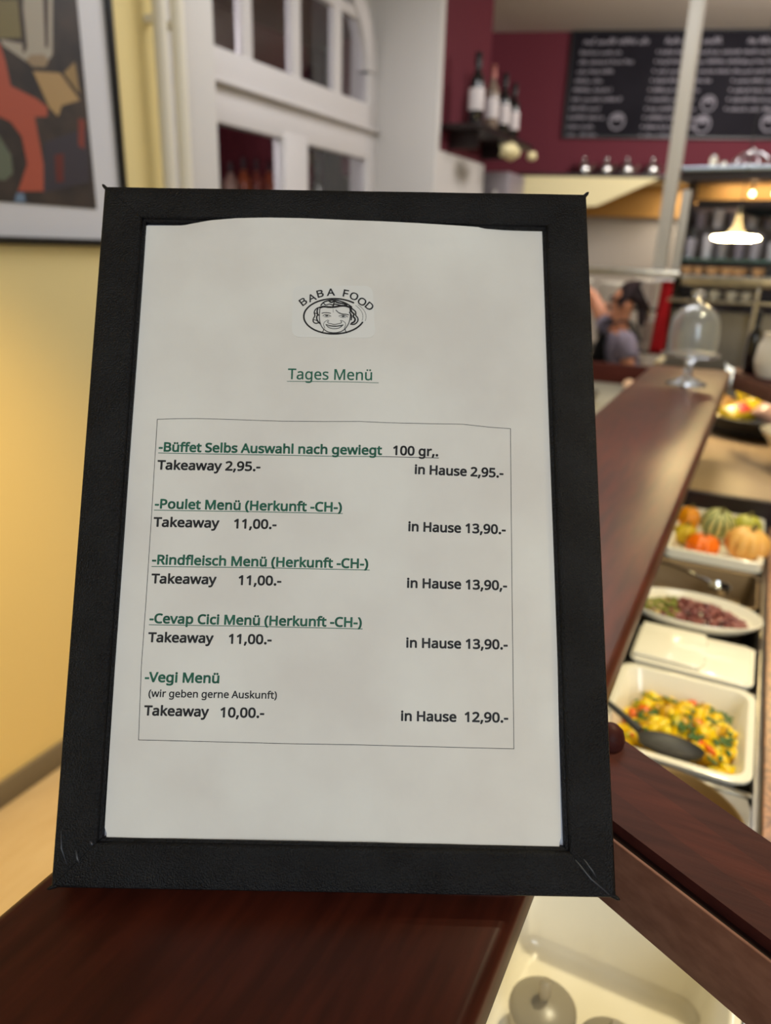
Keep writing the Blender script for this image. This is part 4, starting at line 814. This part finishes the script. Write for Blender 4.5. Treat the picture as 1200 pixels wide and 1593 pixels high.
# ================================================================== ON THE BAR'S FAR END
t = empty('cake_dome_stand', (-.133, 1.80, 1.2004), 'footed glass cake stand with glass dome at the far end of the bar', 'cake stand')
lathe('stand', [(.042, 0), (.044, .003), (.03, .010), (.010, .018), (.008, .045), (.016, .056), (.058, .062), (.064, .066), (.063, .069), (.055, .067), (.002, .066)], M_GLASS, t, 40)
lathe('dome', [(.052, .070), (.053, .115), (.050, .140), (.040, .160), (.022, .172), (.006, .177), (.006, .1755), (.021, .1705), (.039, .1585), (.0485, .139), (.0515, .115), (.0505, .070)], M_GLASS, t, 40)
lathe('dome_knob', [(.005, .177), (.0045, .182), (.010, .190), (.011, .197), (.006, .204), (.001, .205)], M_GLASS, t, 20)
def bottle(x, y, z, h, label, grp_, capm=M_BLK, lab=True, r=None, m=M_BOTTLE):
    t = empty('bottle', (x, y, z), label, 'bottle', grp_); r = r or h * .122
    lathe('glass', [(r * .9, 0), (r, h * .02), (r, h * .58), (r * .86, h * .65), (r * .42, h * .74), (r * .36, h * .80), (r * .36, h * .97), (r * .42, h * .975), (r * .42, h)], m, t, 28)
    lathe('capsule', [(r * .43, h * .80), (r * .44, h * .81), (r * .45, h * .998), (r * .40, h * 1.004)], capm, t, 20)
    if lab: lathe('paper_label', [(r * 1.005, h * .20), (r * 1.02, h * .205), (r * 1.02, h * .50), (r * 1.005, h * .505)], M_LABEL, t, 28)
bottle(-.012, 2.09, 1.2004, .15, 'small black bottle standing on the far crosspiece at the right edge', 'bottles behind the bar', lab=False, r=.016)
t = empty('white_pitcher', (.034, 2.04, 1.2004), 'rounded white pitcher on the far crosspiece at the right edge', 'pitcher')
lathe('body', [(.026, 0), (.034, .01), (.040, .04), (.036, .075), (.028, .095), (.030, .105), (.027, .104), (.025, .094), (.03, .07), (.02, .01)], M_WHITEP, t, 28)
tube('handle', [(.036, .0, .085), (.058, 0, .08), (.062, 0, .05), (.040, 0, .03)], .005, M_WHITEP, t, 8)

# ================================================================== BEHIND THE BAR
t = empty('bottle_ledge', (-1.645, 4.3, 2.06), 'dark wooden ledge on the plum wall carrying wine bottles', 'shelf')
box('shelf_board', .001, .22, -.42, .50, -.002, .022, M_WOODD, t, bev=.003)
for y in (-.30, .2): box('bracket', .001, .16, y, y + .02, -.08, -.002, M_WOODD, t)
M_PINKF = mat('copper_foil', (150, 92, 84), .4, .4); M_ROSE = mat('clear_bottle_glass', (120, 104, 92), .15)
bottle(-1.50, 3.985, 2.0825, .325, 'tallest dark wine bottle with white label, nearest on the plum wall ledge', 'wine bottles on the plum wall ledge')
bottle(-1.50, 4.22, 2.0825, .315, 'paler wine bottle with copper foil neck, second on the wall ledge', 'wine bottles on the plum wall ledge', M_PINKF, m=M_ROSE)
bottle(-1.50, 4.42, 2.0825, .315, 'dark wine bottle with white label, third on the wall ledge', 'wine bottles on the plum wall ledge')
bottle(-1.50, 4.60, 2.0825, .30, 'dark wine bottle with white label, farthest on the wall ledge', 'wine bottles on the plum wall ledge')
t = empty('bread_basket', (-1.375, 4.22, 1.985), 'cream cloth-lined basket hanging below the wine bottle ledge', 'basket')
o = blob('cloth_lining', .055, M_CREAM, .8, 2.0, .75, seed=5, amp=.22, parent=t)
o = blob('cloth_corner', .03, M_CREAM, .9, 1.7, .8, seed=8, amp=.25, parent=t); o.location = (.03, .30, .01)
tube('hanger_wire', [(-.03, .0, .03), (-.06, .0, .065)], .003, M_STEELD, t, 6)
t = empty('coffee_machine', (-1.64, 4.75, 1.05), 'grey boxy coffee machine beyond the plum wall corner', 'machine')
box('housing', -.13, .13, -.10, .22, 0, .88, mat('mauve_grey_metal', (150, 142, 146), .4, .3), t, bev=.012)
box('dark_panel', -.115, -.04, -.108, -.1005, .3, .84, M_BLK, t, bev=.003)
box('brew_head', -.02, .10, -.15, -.1005, .55, .66, M_STEELD, t, bev=.008)
box('drip_tray', -.12, .12, -.2, -.1005, .0, .04, M_STEELD, t, bev=.004)
lathe('dial', [(.02, 0), (.02, .012), (.0, .014)], M_CHROME, t, 16, loc=(.05, -.101, .76), rot=(PI / 2, 0, 0))
t = empty('side_cabinet', (-1.64, 4.80, 0), 'grey cabinet under the coffee machine', 'cabinet')
box('body', -.2, .3, -.22, .4, 0, 1.02, M_TILE, t); box('worktop', -.22, .32, -.24, .42, 1.02, 1.049, M_STEELD, t, bev=.003)
box('door', -.18, .28, -.238, -.2205, .08, .98, M_TILE2, t, bev=.003)

# hanging steel rack: post, shelf
t = empty('hanging_rack', (-.475, 3.80, 1.40), 'pale steel post and long steel shelf hanging over the kitchen pass', 'rack')
box('rack_post', -.030, .030, -.03, .03, .021, 1.492, mat('post_paint', (176, 170, 158), .35), t, bev=.006)
box('rack_post', .045, .085, .02, .05, .021, .36, mat('post_paint', (176, 170, 158), .35), t, bev=.004)
box('shelf_board', -1.168, .10, -.10, .22, -.012, .020, M_STEEL, t, bev=.004)
# glass and bottle rack on the right
t = empty('glass_rack', (0, 3.9, 0), 'open shelf rack with glasses and jars right of the steel post', 'rack')
M_BACK = mat('rack_back', (164, 148, 148), .6, rgb2=(140, 126, 130), cscale=7)
box('back_panel', -.42, .75, .30, .32, 1.0, 1.72, M_BACK, t)
box('back_panel', -.42, .75, .30, .32, 1.735, 1.83, M_GOLD, t)
box('steel_shelf', -.44, .80, -.12, .30, 1.832, 1.850, mat('cold_steel', (168, 182, 196), .3, .8), t, bev=.003)
box('rack_beam', -.44, .80, -.10, .10, 1.795, 1.831, M_WOODD, t)
box('rack_beam', -.38, .80, .12, .28, 1.700, 1.730, M_WOODD, t)
box('glass_shelf', -.385, .80, -.10, .28, 1.462, 1.472, M_GGLASS, t, bev=.001)
box('steel_band', -.37, .80, -.14, .30, 1.352, 1.400, M_STEEL, t, bev=.004)
box('steel_shelf', -.42, .80, -.12, .30, 1.280, 1.294, M_STEEL, t, bev=.002)
box('lower_panel', -.40, .80, -.02, .0, .98, 1.24, M_STEELD, t, bev=.003)
box('rack_upright', -.43, -.40, .14, .30, 1.0, 1.83, M_WOODD, t)
tube('chrome_rail', [(-.045, -.13, .95), (-.045, -.13, 1.352)], .012, M_CHROME, t, 10)
box('rack_plinth', -.42, .80, .0, .31, 0, .98, M_STEELD, t)
t = empty('glowing_pendant_lamp', (-.111, 2.40, 1.525), 'pendant lamp with flat glowing disc hanging over the end of the bar', 'lamp')
lathe('lamp_diffuser', [(.0, -.008), (.042, -.007), (.060, -.0025), (.063, 0), (.059, .006), (.025, .009), (.010, .015), (.0, .0155)], M_LAMP, t, 40)
lathe('lamp_shade', [(.027, .010), (.016, .026), (.009, .047), (.008, .062), (.002, .064), (.002, .058), (.007, .047), (.013, .026), (.024, .010)], mat('smoked_glass', (120, 114, 104), .3, trans=.15), t, 28)
tube('lamp_cable', [(0, 0, .082), (0, 0, 1.367)], .0015, M_BLK, t, 6)
lathe('lamp_socket', [(.005, .060), (.0065, .062), (.0065, .08), (.002, .083)], M_BLK, t, 14)
rnd = random.Random(3)
ORD = 'first second third fourth fifth sixth seventh eighth ninth tenth eleventh twelfth'.split()
def glass_vessel(x, y, z, r, h, label, m=M_GLASS):
    t = empty('drinking_glass', (x, y, z), label, 'glass', 'glasses on the shelf rack')
    lathe('cup', [(r * .75, 0), (r * .8, .003), (r, h), (r * .94, h), (r * .72, .010), (.001, .008)], m, t, 18)
    return t
pal = [mat('pale_milk_glass', (186, 180, 190), .2, trans=.25), mat('mauve_glass', (176, 164, 176), .2, trans=.4), mat('grey_jar', (150, 146, 150), .3, .3), mat('milk_glass', (206, 200, 204), .3)]
for k in range(11):
    x = -.36 + k * .068
    glass_vessel(x, 3.86 + .05 * (k % 2), 1.4725, .024, rnd.uniform(.07, .13), ORD[k] + ' glass from the steel post, lower row on the green glass shelf', pal[(k * 3) % 4])
t = empty('stacking_shelf', (0, 4.03, 1.4725), 'narrow glass riser shelf behind the glasses on the green glass shelf', 'shelf')
box('riser_top', -.38, .42, -.05, .10, .128, .134, M_GLASS, t)
for x in (-.38, .0, .41): box('riser_leg', x, x + .012, -.05, .10, 0, .128, M_GLASS, t)
for k in range(10):
    x = -.35 + k * .074
    glass_vessel(x, 4.06, 1.4725 + .1345, .026, rnd.uniform(.05, .09), ORD[k] + ' small glass from the steel post, upper row on the riser shelf', pal[(k * 2 + 1) % 4])
def jar(x, z, r, h, label, m=M_WHITEP):
    t = empty('storage_jar', (x, 3.86, z), label, 'jar', 'jars on the top steel shelf')
    lathe('body', [(r * .9, 0), (r, .004), (r, h * .7), (r * .8, h * .8)], m, t, 20); lathe('lid', [(r * .84, h * .8), (r * .86, h * .98), (r * .5, h), (.001, h)], M_CHROME, t, 20)
jar(-.322, 1.8505, .016, .052, 'taller white jar at the left of the top steel shelf')
jar(-.278, 1.8505, .015, .025, 'short white jar beside the taller one on the top steel shelf', M_WHITEP)
t = empty('wire_dome', (-.168, 3.87, 1.8505), 'round wire food cover on the top steel shelf at the right edge', 'cover')
for k in range(8):
    a0 = k * PI / 8
    tube('wire', [(.08 * math.cos(u) * math.cos(a0), .08 * math.cos(u) * math.sin(a0), .062 * math.sin(u) + .002) for u in [PI * j / 12 for j in range(13)]], .0018, M_CHROME, t, 5)
tube('base_ring', [(.08 * math.cos(a * PI / 12), .08 * math.sin(a * PI / 12), .003) for a in range(25)], .003, M_CHROME, t, 6)
lathe('top_knob', [(.004, .063), (.008, .07), (.004, .078)], M_CHROME, t, 10)
t = empty('black_pan', (-.07, 3.93, 1.655), 'black shallow pan hanging under the rack beam at the right edge', 'pan')
lathe('pan_body', [(.07, 0), (.10, .02), (.105, .035), (.10, .035), (.095, .022), (.066, .004), (.002, .004), (.002, 0)], M_BLK, t, 28)
tube('pan_handle', [(.10, 0, .03), (.2, 0, .04)], .006, M_BLK, t, 6)
for k, x in enumerate((-.146, -.052)):
    t = empty('rack_bulb', (x, 3.97, 1.752), ('small glowing bulb under the top shelf, left one' if k == 0 else 'small glowing bulb under the top shelf, at the right edge'), 'bulb', 'bulbs under the top shelf')
    lathe('bulb', [(.0, -.012), (.008, -.009), (.012, 0), (.008, .009), (.004, .014)], M_BULB, t, 14)
    lathe('socket', [(.005, .012), (.006, .03), (.005, .042)], M_BLK, t, 10)
WARM = mat('warm_wood_item', (206, 160, 112), .5)
for k, (x, w) in enumerate(((-.36, .03), (-.31, .022), (-.25, .035), (-.19, .03), (-.14, .04), (-.06, .03))):
    t = empty('small_bowl', (x, 3.84, 1.4005), ORD[k] + ' small wooden bowl from the steel post, on the steel band under the glass shelf', 'bowl', 'bowls under the green glass shelf')
    lathe('bowl', [(w * .5, 0), (w * .8, .01), (w, .034), (w * .92, .034), (w * .7, .013), (.001, .006)], WARM, t, 16)
for k, x in enumerate((-.30, -.23, -.155, -.09)):
    t = empty('white_cup', (x, 3.86, 1.2945), ORD[k] + ' white cup from the left on the lower steel shelf', 'cup', 'cups on the lower steel shelf')
    lathe('cup', [(.015, 0), (.022, .012), (.027, .038), (.024, .038), (.019, .013), (.001, .006)], M_WHITEP, t, 16)
    tube('handle', [(.024, 0, .03), (.036, 0, .026), (.034, 0, .014), (.021, 0, .012)], .003, M_WHITEP, t, 6)

# worktop left of the bar, cream counter, kitchen shelf, containers, red towel
t = empty('steel_worktop', (-.62, 2.9, 0), 'low grey worktop left of the far end of the bar', 'worktop')
box('top', -.40, .35, -.50, .42, .91, .95, mat('grey_worktop', (150, 146, 128), .4), t, bev=.004)
box('body', -.38, .33, -.47, .40, 0, .91, M_TILE, t)
box('wooden_edge', -.40, .35, .42, .47, .90, 1.03, M_WOOD2, t, bev=.006)
t = empty('rolling_pin', (-.415, 3.02, .9745), 'pale wooden rolling pin on the grey worktop', 'rolling pin', rot=(0, 0, .25))
tube('roller', [(0, -.14, 0), (0, .14, 0)], .024, mat('pale_beech', (226, 188, 150), .5), t, 16)
for s_ in (-1, 1): tube('handle', [(0, s_ * .14, 0), (0, s_ * .16, 0), (0, s_ * .2, 0)], [.008, .012, .009], mat('pale_beech', (226, 188, 150), .5), t, 10)
t = empty('steel_mixing_bowl', (-.55, 2.75, .9505), 'small steel bowl on the grey worktop beside the frame', 'bowl')
lathe('bowl', [(.03, 0), (.05, .02), (.06, .05), (.057, .05), (.046, .021), (.001, .004)], M_STEEL, t, 24)
t = empty('cream_counter', (-.34, 4.28, 0), 'cream topped kitchen counter behind the end of the bar', 'counter')
box('top', -.15, .34, -.04, .24, .895, .945, M_CREAM, t, bev=.006); box('body', -.13, .32, -.02, .22, 0, .895, M_TILE, t)
t = empty('kitchen_shelf', (-.85, 4.86, 0), 'steel kitchen shelf with thin dark boards behind the person', 'shelf')
for z in (.60, .925, 1.17): box('shelf_board', -.42, .38, -.14, .14, z, z + .014, M_BLK, t)
for x in (-.42, .36):
    for y in (-.14, .12): box('shelf_post', x, x + .02, y, y + .02, 0, 1.5, M_STEELD, t)
def container(x, z, r, h, label):
    t = empty('white_container', (x, 4.80, z), label, 'container', 'white food containers on the kitchen shelf')
    lathe('tub', [(r * .86, 0), (r * .9, .006), (r, h * .86), (r * 1.04, h * .88)], mat('milky_plastic', (214, 208, 192), .4), t, 28)
    lathe('lid', [(r * 1.06, h * .88), (r * 1.06, h * .97), (r * .9, h), (.001, h)], mat('milky_plastic', (214, 208, 192), .4), t, 28)
for x, z, r, h, l in ((-.652, 1.1845, .075, .165, 'white container on the upper shelf, just right of the person'), (-.615, .9395, .070, .19, 'white container on the lower shelf, right of the person'),
                      (-.86, 1.1845, .07, .14, 'white container on the upper shelf behind the head'), (-1.06, 1.1845, .075, .15, 'white container on the upper shelf, beside the menu frame edge'),
                      (-1.05, .9395, .08, .18, 'grey-white container on the lower shelf left of the person')): container(x, z, r, h, l)
t = empty('red_towel', (-.50, 4.62, 0), 'narrow dark red towel hanging from a rail behind the bar end', 'towel')
bm = bmesh.new(); G = []
for j in range(13):
    z = 1.345 - .40 * j / 12; row = []
    for i in range(9):
        u = i / 8 - .5; row.append(bm.verts.new((u * (.11 - .02 * j / 12) - .03 * j / 12, .012 * math.sin(u * 14 + j * .2), z)))
    G.append(row)
for A, B in zip(G, G[1:]):
    for i in range(8): bm.faces.new((A[i], A[i + 1], B[i + 1], B[i]))
bmesh.ops.solidify(bm, geom=list(bm.faces), thickness=.006)
fin('towel_cloth', bm, M_RED, t, smooth=True)
tube('towel_rail', [(-.10, 0, 1.352), (.10, 0, 1.352)], .006, M_CHROME, t, 8)
for x in (-.1, .1): tube('rail_post', [(x, 0, 1.355), (x, 0, 0)], .006, M_CHROME, t, 6)

# side room seen through the window: shelf with bottles, pale curtain
t = empty('side_room_shelf', (-3.2, 4.2, 0), 'shelf with bottles in the plum side room behind the window', 'shelf')
for z in (1.20, 1.63): box('shelf_board', -.12, .14, -1.6, 1.15, z, z + .03, M_WOODD, t)
for y in (-1.6, 1.15): box('shelf_side', -.12, .14, y, y + .03, 0, 1.66, M_WOODD, t)
cols = [mat('amber_bottle', (176, 92, 50), .3), mat('copper_bottle', (150, 80, 60), .3), mat('pale_bottle', (190, 160, 140), .3), M_BOTTLE]
for y_, c_, h_, l_ in ((4.16, 2, .30, 'pale bottle, first in the row seen through the lower left window pane'), (4.30, 0, .34, 'amber bottle, second in the row seen through the lower left window pane'), (4.44, 1, .35, 'copper brown bottle, third in the row behind the lower left window pane'), (4.58, 0, .36, 'amber bottle nearest the centre stile behind the lower left window pane'), (4.72, 2, .33, 'pale bottle hidden mostly by the window centre stile'), (5.20, 3, .42, 'dark bottle seen through the lower right window pane')):
    bottle(-3.2, y_, 1.6605, h_, l_, 'bottles in the side room', lab=False, m=cols[c_], r=.05)
t = empty('pale_curtain', (-3.3, 5.92, 0), 'pale grey curtain in the side room seen through the right window panes', 'curtain')
bm = bmesh.new(); A = []
for i in range(61):
    y = -.5 + i * .02; A.append((bm.verts.new((.05 + .02 * math.sin(i * .9), y, 1.0)), bm.verts.new((.05 + .02 * math.sin(i * .9), y, 2.85))))
for a, b in zip(A, A[1:]): bm.faces.new((a[0], b[0], b[1], a[1]))
bmesh.ops.solidify(bm, geom=list(bm.faces), thickness=.004)
fin('curtain_cloth', bm, mat('grey_curtain', (150, 140, 138), .9), t, smooth=True)
tube('curtain_rod', [(.05, -.6, 2.86), (.05, .8, 2.86)], .01, M_CHROME, t, 8)
area('side_room_fill', (-2.36, 2.2, 2.1), (-3.3, 4.8, 2.1), .4, 9, (1, .9, .94))  # unseen fill added behind the recess side to brighten the plum walls

# ================================================================== PERSON IN THE KITCHEN
def skin(joints, edges, sub=2, root=None):
    me = bpy.data.meshes.new('sk'); names = list(joints)
    me.from_pydata([joints[n][0] for n in names], [(names.index(a), names.index(b)) for a, b in edges], [])
    o = bpy.data.objects.new('sk', me); C.objects.link(o)
    m = o.modifiers.new('s', 'SKIN'); m.use_smooth_shade = True; m.branch_smoothing = .4
    for i, n in enumerate(names):
        r = joints[n][1]; d = me.skin_vertices[0].data[i]; d.radius = r if isinstance(r, tuple) else (r, r)
        d.use_root = (n == (root or names[0]))
    s = o.modifiers.new('b', 'SUBSURF'); s.levels = s.render_levels = sub
    dg = bpy.context.evaluated_depsgraph_get(); out = bpy.data.meshes.new_from_object(o.evaluated_get(dg))
    bpy.data.objects.remove(o); return out
PO = Vector((-.70, 4.44, 0))
pr = empty('person', tuple(PO), 'person with dark tied hair, mauve grey T-shirt and black apron reaching to the left', 'person')
# the person faces camera-left: forward f, side s (towards the camera)
f = Vector((-.90, -.43, 0)).normalized(); sd = Vector((.43, -.90, 0)).normalized(); up = Vector((0, 0, 1))
def P(a, b, z): v = f * a + sd * b; return (v.x, v.y, z)
J = {'pelvis': (P(-.03, 0, .68), (.105, .125)), 'belly': (P(-.01, 0, .80), (.092, .115)), 'chest': (P(.02, 0, .98), (.098, .13)), 'neckbase': (P(.035, 0, 1.09), .06), 'neck': (P(.02, 0, 1.135), .042),
     'skull': (P(.032, 0, 1.20), (.068, .068)), 'crown': (P(.017, 0, 1.265), (.072, .068)), 'top': (P(.007, 0, 1.30), .045),
     'shn': (P(.035, .14, 1.055), .048), 'eln': (P(.0, .20, .87), .036), 'wrn': (P(.17, .12, .83), .025), 'pan': (P(.22, .10, .82), (.030, .014)),
     'shf': (P(.05, -.14, 1.07), .048), 'elf': (P(.15, -.21, 1.25), .040), 'wrf': (P(.33, -.16, 1.335), .027), 'paf': (P(.39, -.14, 1.36), (.030, .014)),
     'hin': (P(-.03, .08, .62), .085), 'knn': (P(.0, .09, .36), .055), 'ann': (P(-.03, .09, .07), .035), 'ton': (P(.10, .10, .030), .028),
     'hif': (P(-.03, -.08, .62), .085), 'knf': (P(.02, -.09, .36), .055), 'anf': (P(-.02, -.09, .07), .035), 'tof': (P(.11, -.10, .030), .028)}
E = [('pelvis', 'belly'), ('belly', 'chest'), ('chest', 'neckbase'), ('neckbase', 'neck'), ('neck', 'skull'), ('skull', 'crown'), ('crown', 'top'), ('chest', 'shn'), ('shn', 'eln'), ('eln', 'wrn'), ('wrn', 'pan'),
     ('chest', 'shf'), ('shf', 'elf'), ('elf', 'wrf'), ('wrf', 'paf'), ('pelvis', 'hin'), ('hin', 'knn'), ('knn', 'ann'), ('ann', 'ton'), ('pelvis', 'hif'), ('hif', 'knf'), ('knf', 'anf'), ('anf', 'tof')]
bm = bmesh.new(); me = skin(J, E); bm.from_mesh(me); bpy.data.meshes.remove(me)
def fingers(base, d, side, curl):
    d = Vector(d).normalized(); side = Vector(side).normalized(); dn = d.cross(side).normalized()
    for k in range(5):
        if k < 4:
            o = Vector(base) + side * (k - 1.5) * .0155 + d * .012; L = (.062, .070, .066, .052)[k]; dd = d
        else:
            o = Vector(base) - side * .026 - d * .015; L = .05; dd = (d * .6 - side * .8).normalized()
        pts = [o, o + dd * L * .4, o + dd * L * .72 + dn * curl * .4 * L, o + dd * L * .85 + dn * curl * .8 * L]
        JJ = {'a': (tuple(pts[0]), .0095), 'b': (tuple(pts[1]), .0085), 'c': (tuple(pts[2]), .0078), 'd': (tuple(pts[3]), .0065)}
        m_ = skin(JJ, [('a', 'b'), ('b', 'c'), ('c', 'd')], 1); bm.from_mesh(m_); bpy.data.meshes.remove(m_)
fingers(J['pan'][0], Vector(J['pan'][0]) - Vector(J['wrn'][0]), sd, .7)
fingers(J['paf'][0], Vector(J['paf'][0]) - Vector(J['wrf'][0]), sd, -.5)
# face: nose, ears, lips
for loc, sc in ((P(.110, 0, 1.215), (.012, .009, .014)), (P(.027, .072, 1.215), (.014, .006, .019)), (P(.027, -.072, 1.215), (.014, .006, .019)), (P(.098, 0, 1.183), (.008, .016, .006)), (P(.082, 0, 1.160), (.018, .02, .014))):
    bmesh.ops.create_icosphere(bm, subdivisions=2, radius=1, matrix=Matrix.Translation(loc) @ Matrix.Rotation(math.atan2(f.y, f.x), 4, 'Z') @ Matrix.Diagonal((*sc, 1)))
fin('body', bm, M_SKIN, pr, smooth=True)
for b in (.028, -.028):
    e = lathe('eye', [(.0, -.006), (.006, -.003), (.0075, 0), (.006, .003), (.0, .006)], M_BLK, pr, 12, loc=P(.092, b, 1.235), rot=(PI / 2, 0, math.atan2(f.y, f.x) + PI / 2))
SJ = {'a': (P(-.03, 0, .66), (.125, .145)), 'b': (P(-.01, 0, .80), (.112, .135)), 'c': (P(.02, 0, .98), (.118, .145)), 'd': (P(.045, 0, 1.07), .085),
      'n1': (P(.03, .14, 1.055), .062), 'n2': (P(.012, .185, .925), .055), 'f1': (P(.05, -.14, 1.07), .062), 'f2': (P(.10, -.18, 1.16), .055)}
me = skin(SJ, [('a', 'b'), ('b', 'c'), ('c', 'd'), ('c', 'n1'), ('n1', 'n2'), ('c', 'f1'), ('f1', 'f2')]); me.materials.append(M_SHIRT); o = link('t_shirt', me, pr); o['label'] = 'mauve grey T-shirt'
TJ = {'p': (P(-.03, 0, .66), (.12, .14)), 'h': (P(-.03, .08, .60), .095), 'k': (P(.0, .09, .36), .07), 'a': (P(-.03, .09, .10), .05), 'h2': (P(-.03, -.08, .60), .095), 'k2': (P(.02, -.09, .36), .07), 'a2': (P(-.02, -.09, .10), .05)}
me = skin(TJ, [('p', 'h'), ('h', 'k'), ('k', 'a'), ('p', 'h2'), ('h2', 'k2'), ('k2', 'a2')]); me.materials.append(M_APRON); link('trousers', me, pr)
for b, a in ((.095, .03), (-.095, .04)):
    o = blob('shoe', .05, M_BLK, 2.4, .95, .75, amp=.02, parent=pr); o.location = P(a, b, .037); o.rotation_euler = (0, 0, math.atan2(f.y, f.x))
# apron: bib and skirt wrapped over the front, with straps
bm = bmesh.new(); R = []
for j in range(15):
    z = .40 + .66 * j / 14; half = (1.25 if z < .80 else 1.25 - .75 * min(1, (z - .80) / .22)); row = []
    for i in range(13):
        a = half * (i / 6 - 1); rx = .165 if z < .9 else .165 - .05 * (z - .9) / .16
        row.append(bm.verts.new(P(-.01 + (.02 if z > .9 else 0) + rx * math.cos(a), .168 * math.sin(a), z)))
    R.append(row)
for A, B in zip(R, R[1:]):
    for i in range(12): bm.faces.new((A[i], A[i + 1], B[i + 1], B[i]))
bmesh.ops.solidify(bm, geom=list(bm.faces), thickness=.006)
fin('apron', bm, M_APRON, pr, smooth=True)
for b in (.06, -.06): tube('apron_strap', [P(.13, b, 1.04), P(.10, b * 1.05, 1.12), P(.03, b * 1.1, 1.135), P(-.03, b, 1.12), P(-.09, b * .6, 1.02)], .009, M_APRON, pr, 8)
# hair: cap and tied tail
HJ = {'a': (P(-.02, 0, 1.225), (.074, .082)), 'b': (P(.012, 0, 1.275), (.096, .092)), 'c': (P(.058, 0, 1.290), (.062, .074)), 'd': (P(-.06, .01, 1.25), .042), 'e': (P(-.085, .02, 1.20), .036), 'f': (P(-.085, .03, 1.15), .030), 'g': (P(-.08, .03, 1.10), .016)}
me = skin(HJ, [('a', 'b'), ('b', 'c'), ('a', 'd'), ('d', 'e'), ('e', 'f'), ('f', 'g')]); me.materials.append(M_HAIR); o = link('hair', me, pr); o['label'] = 'dark hair tied back'
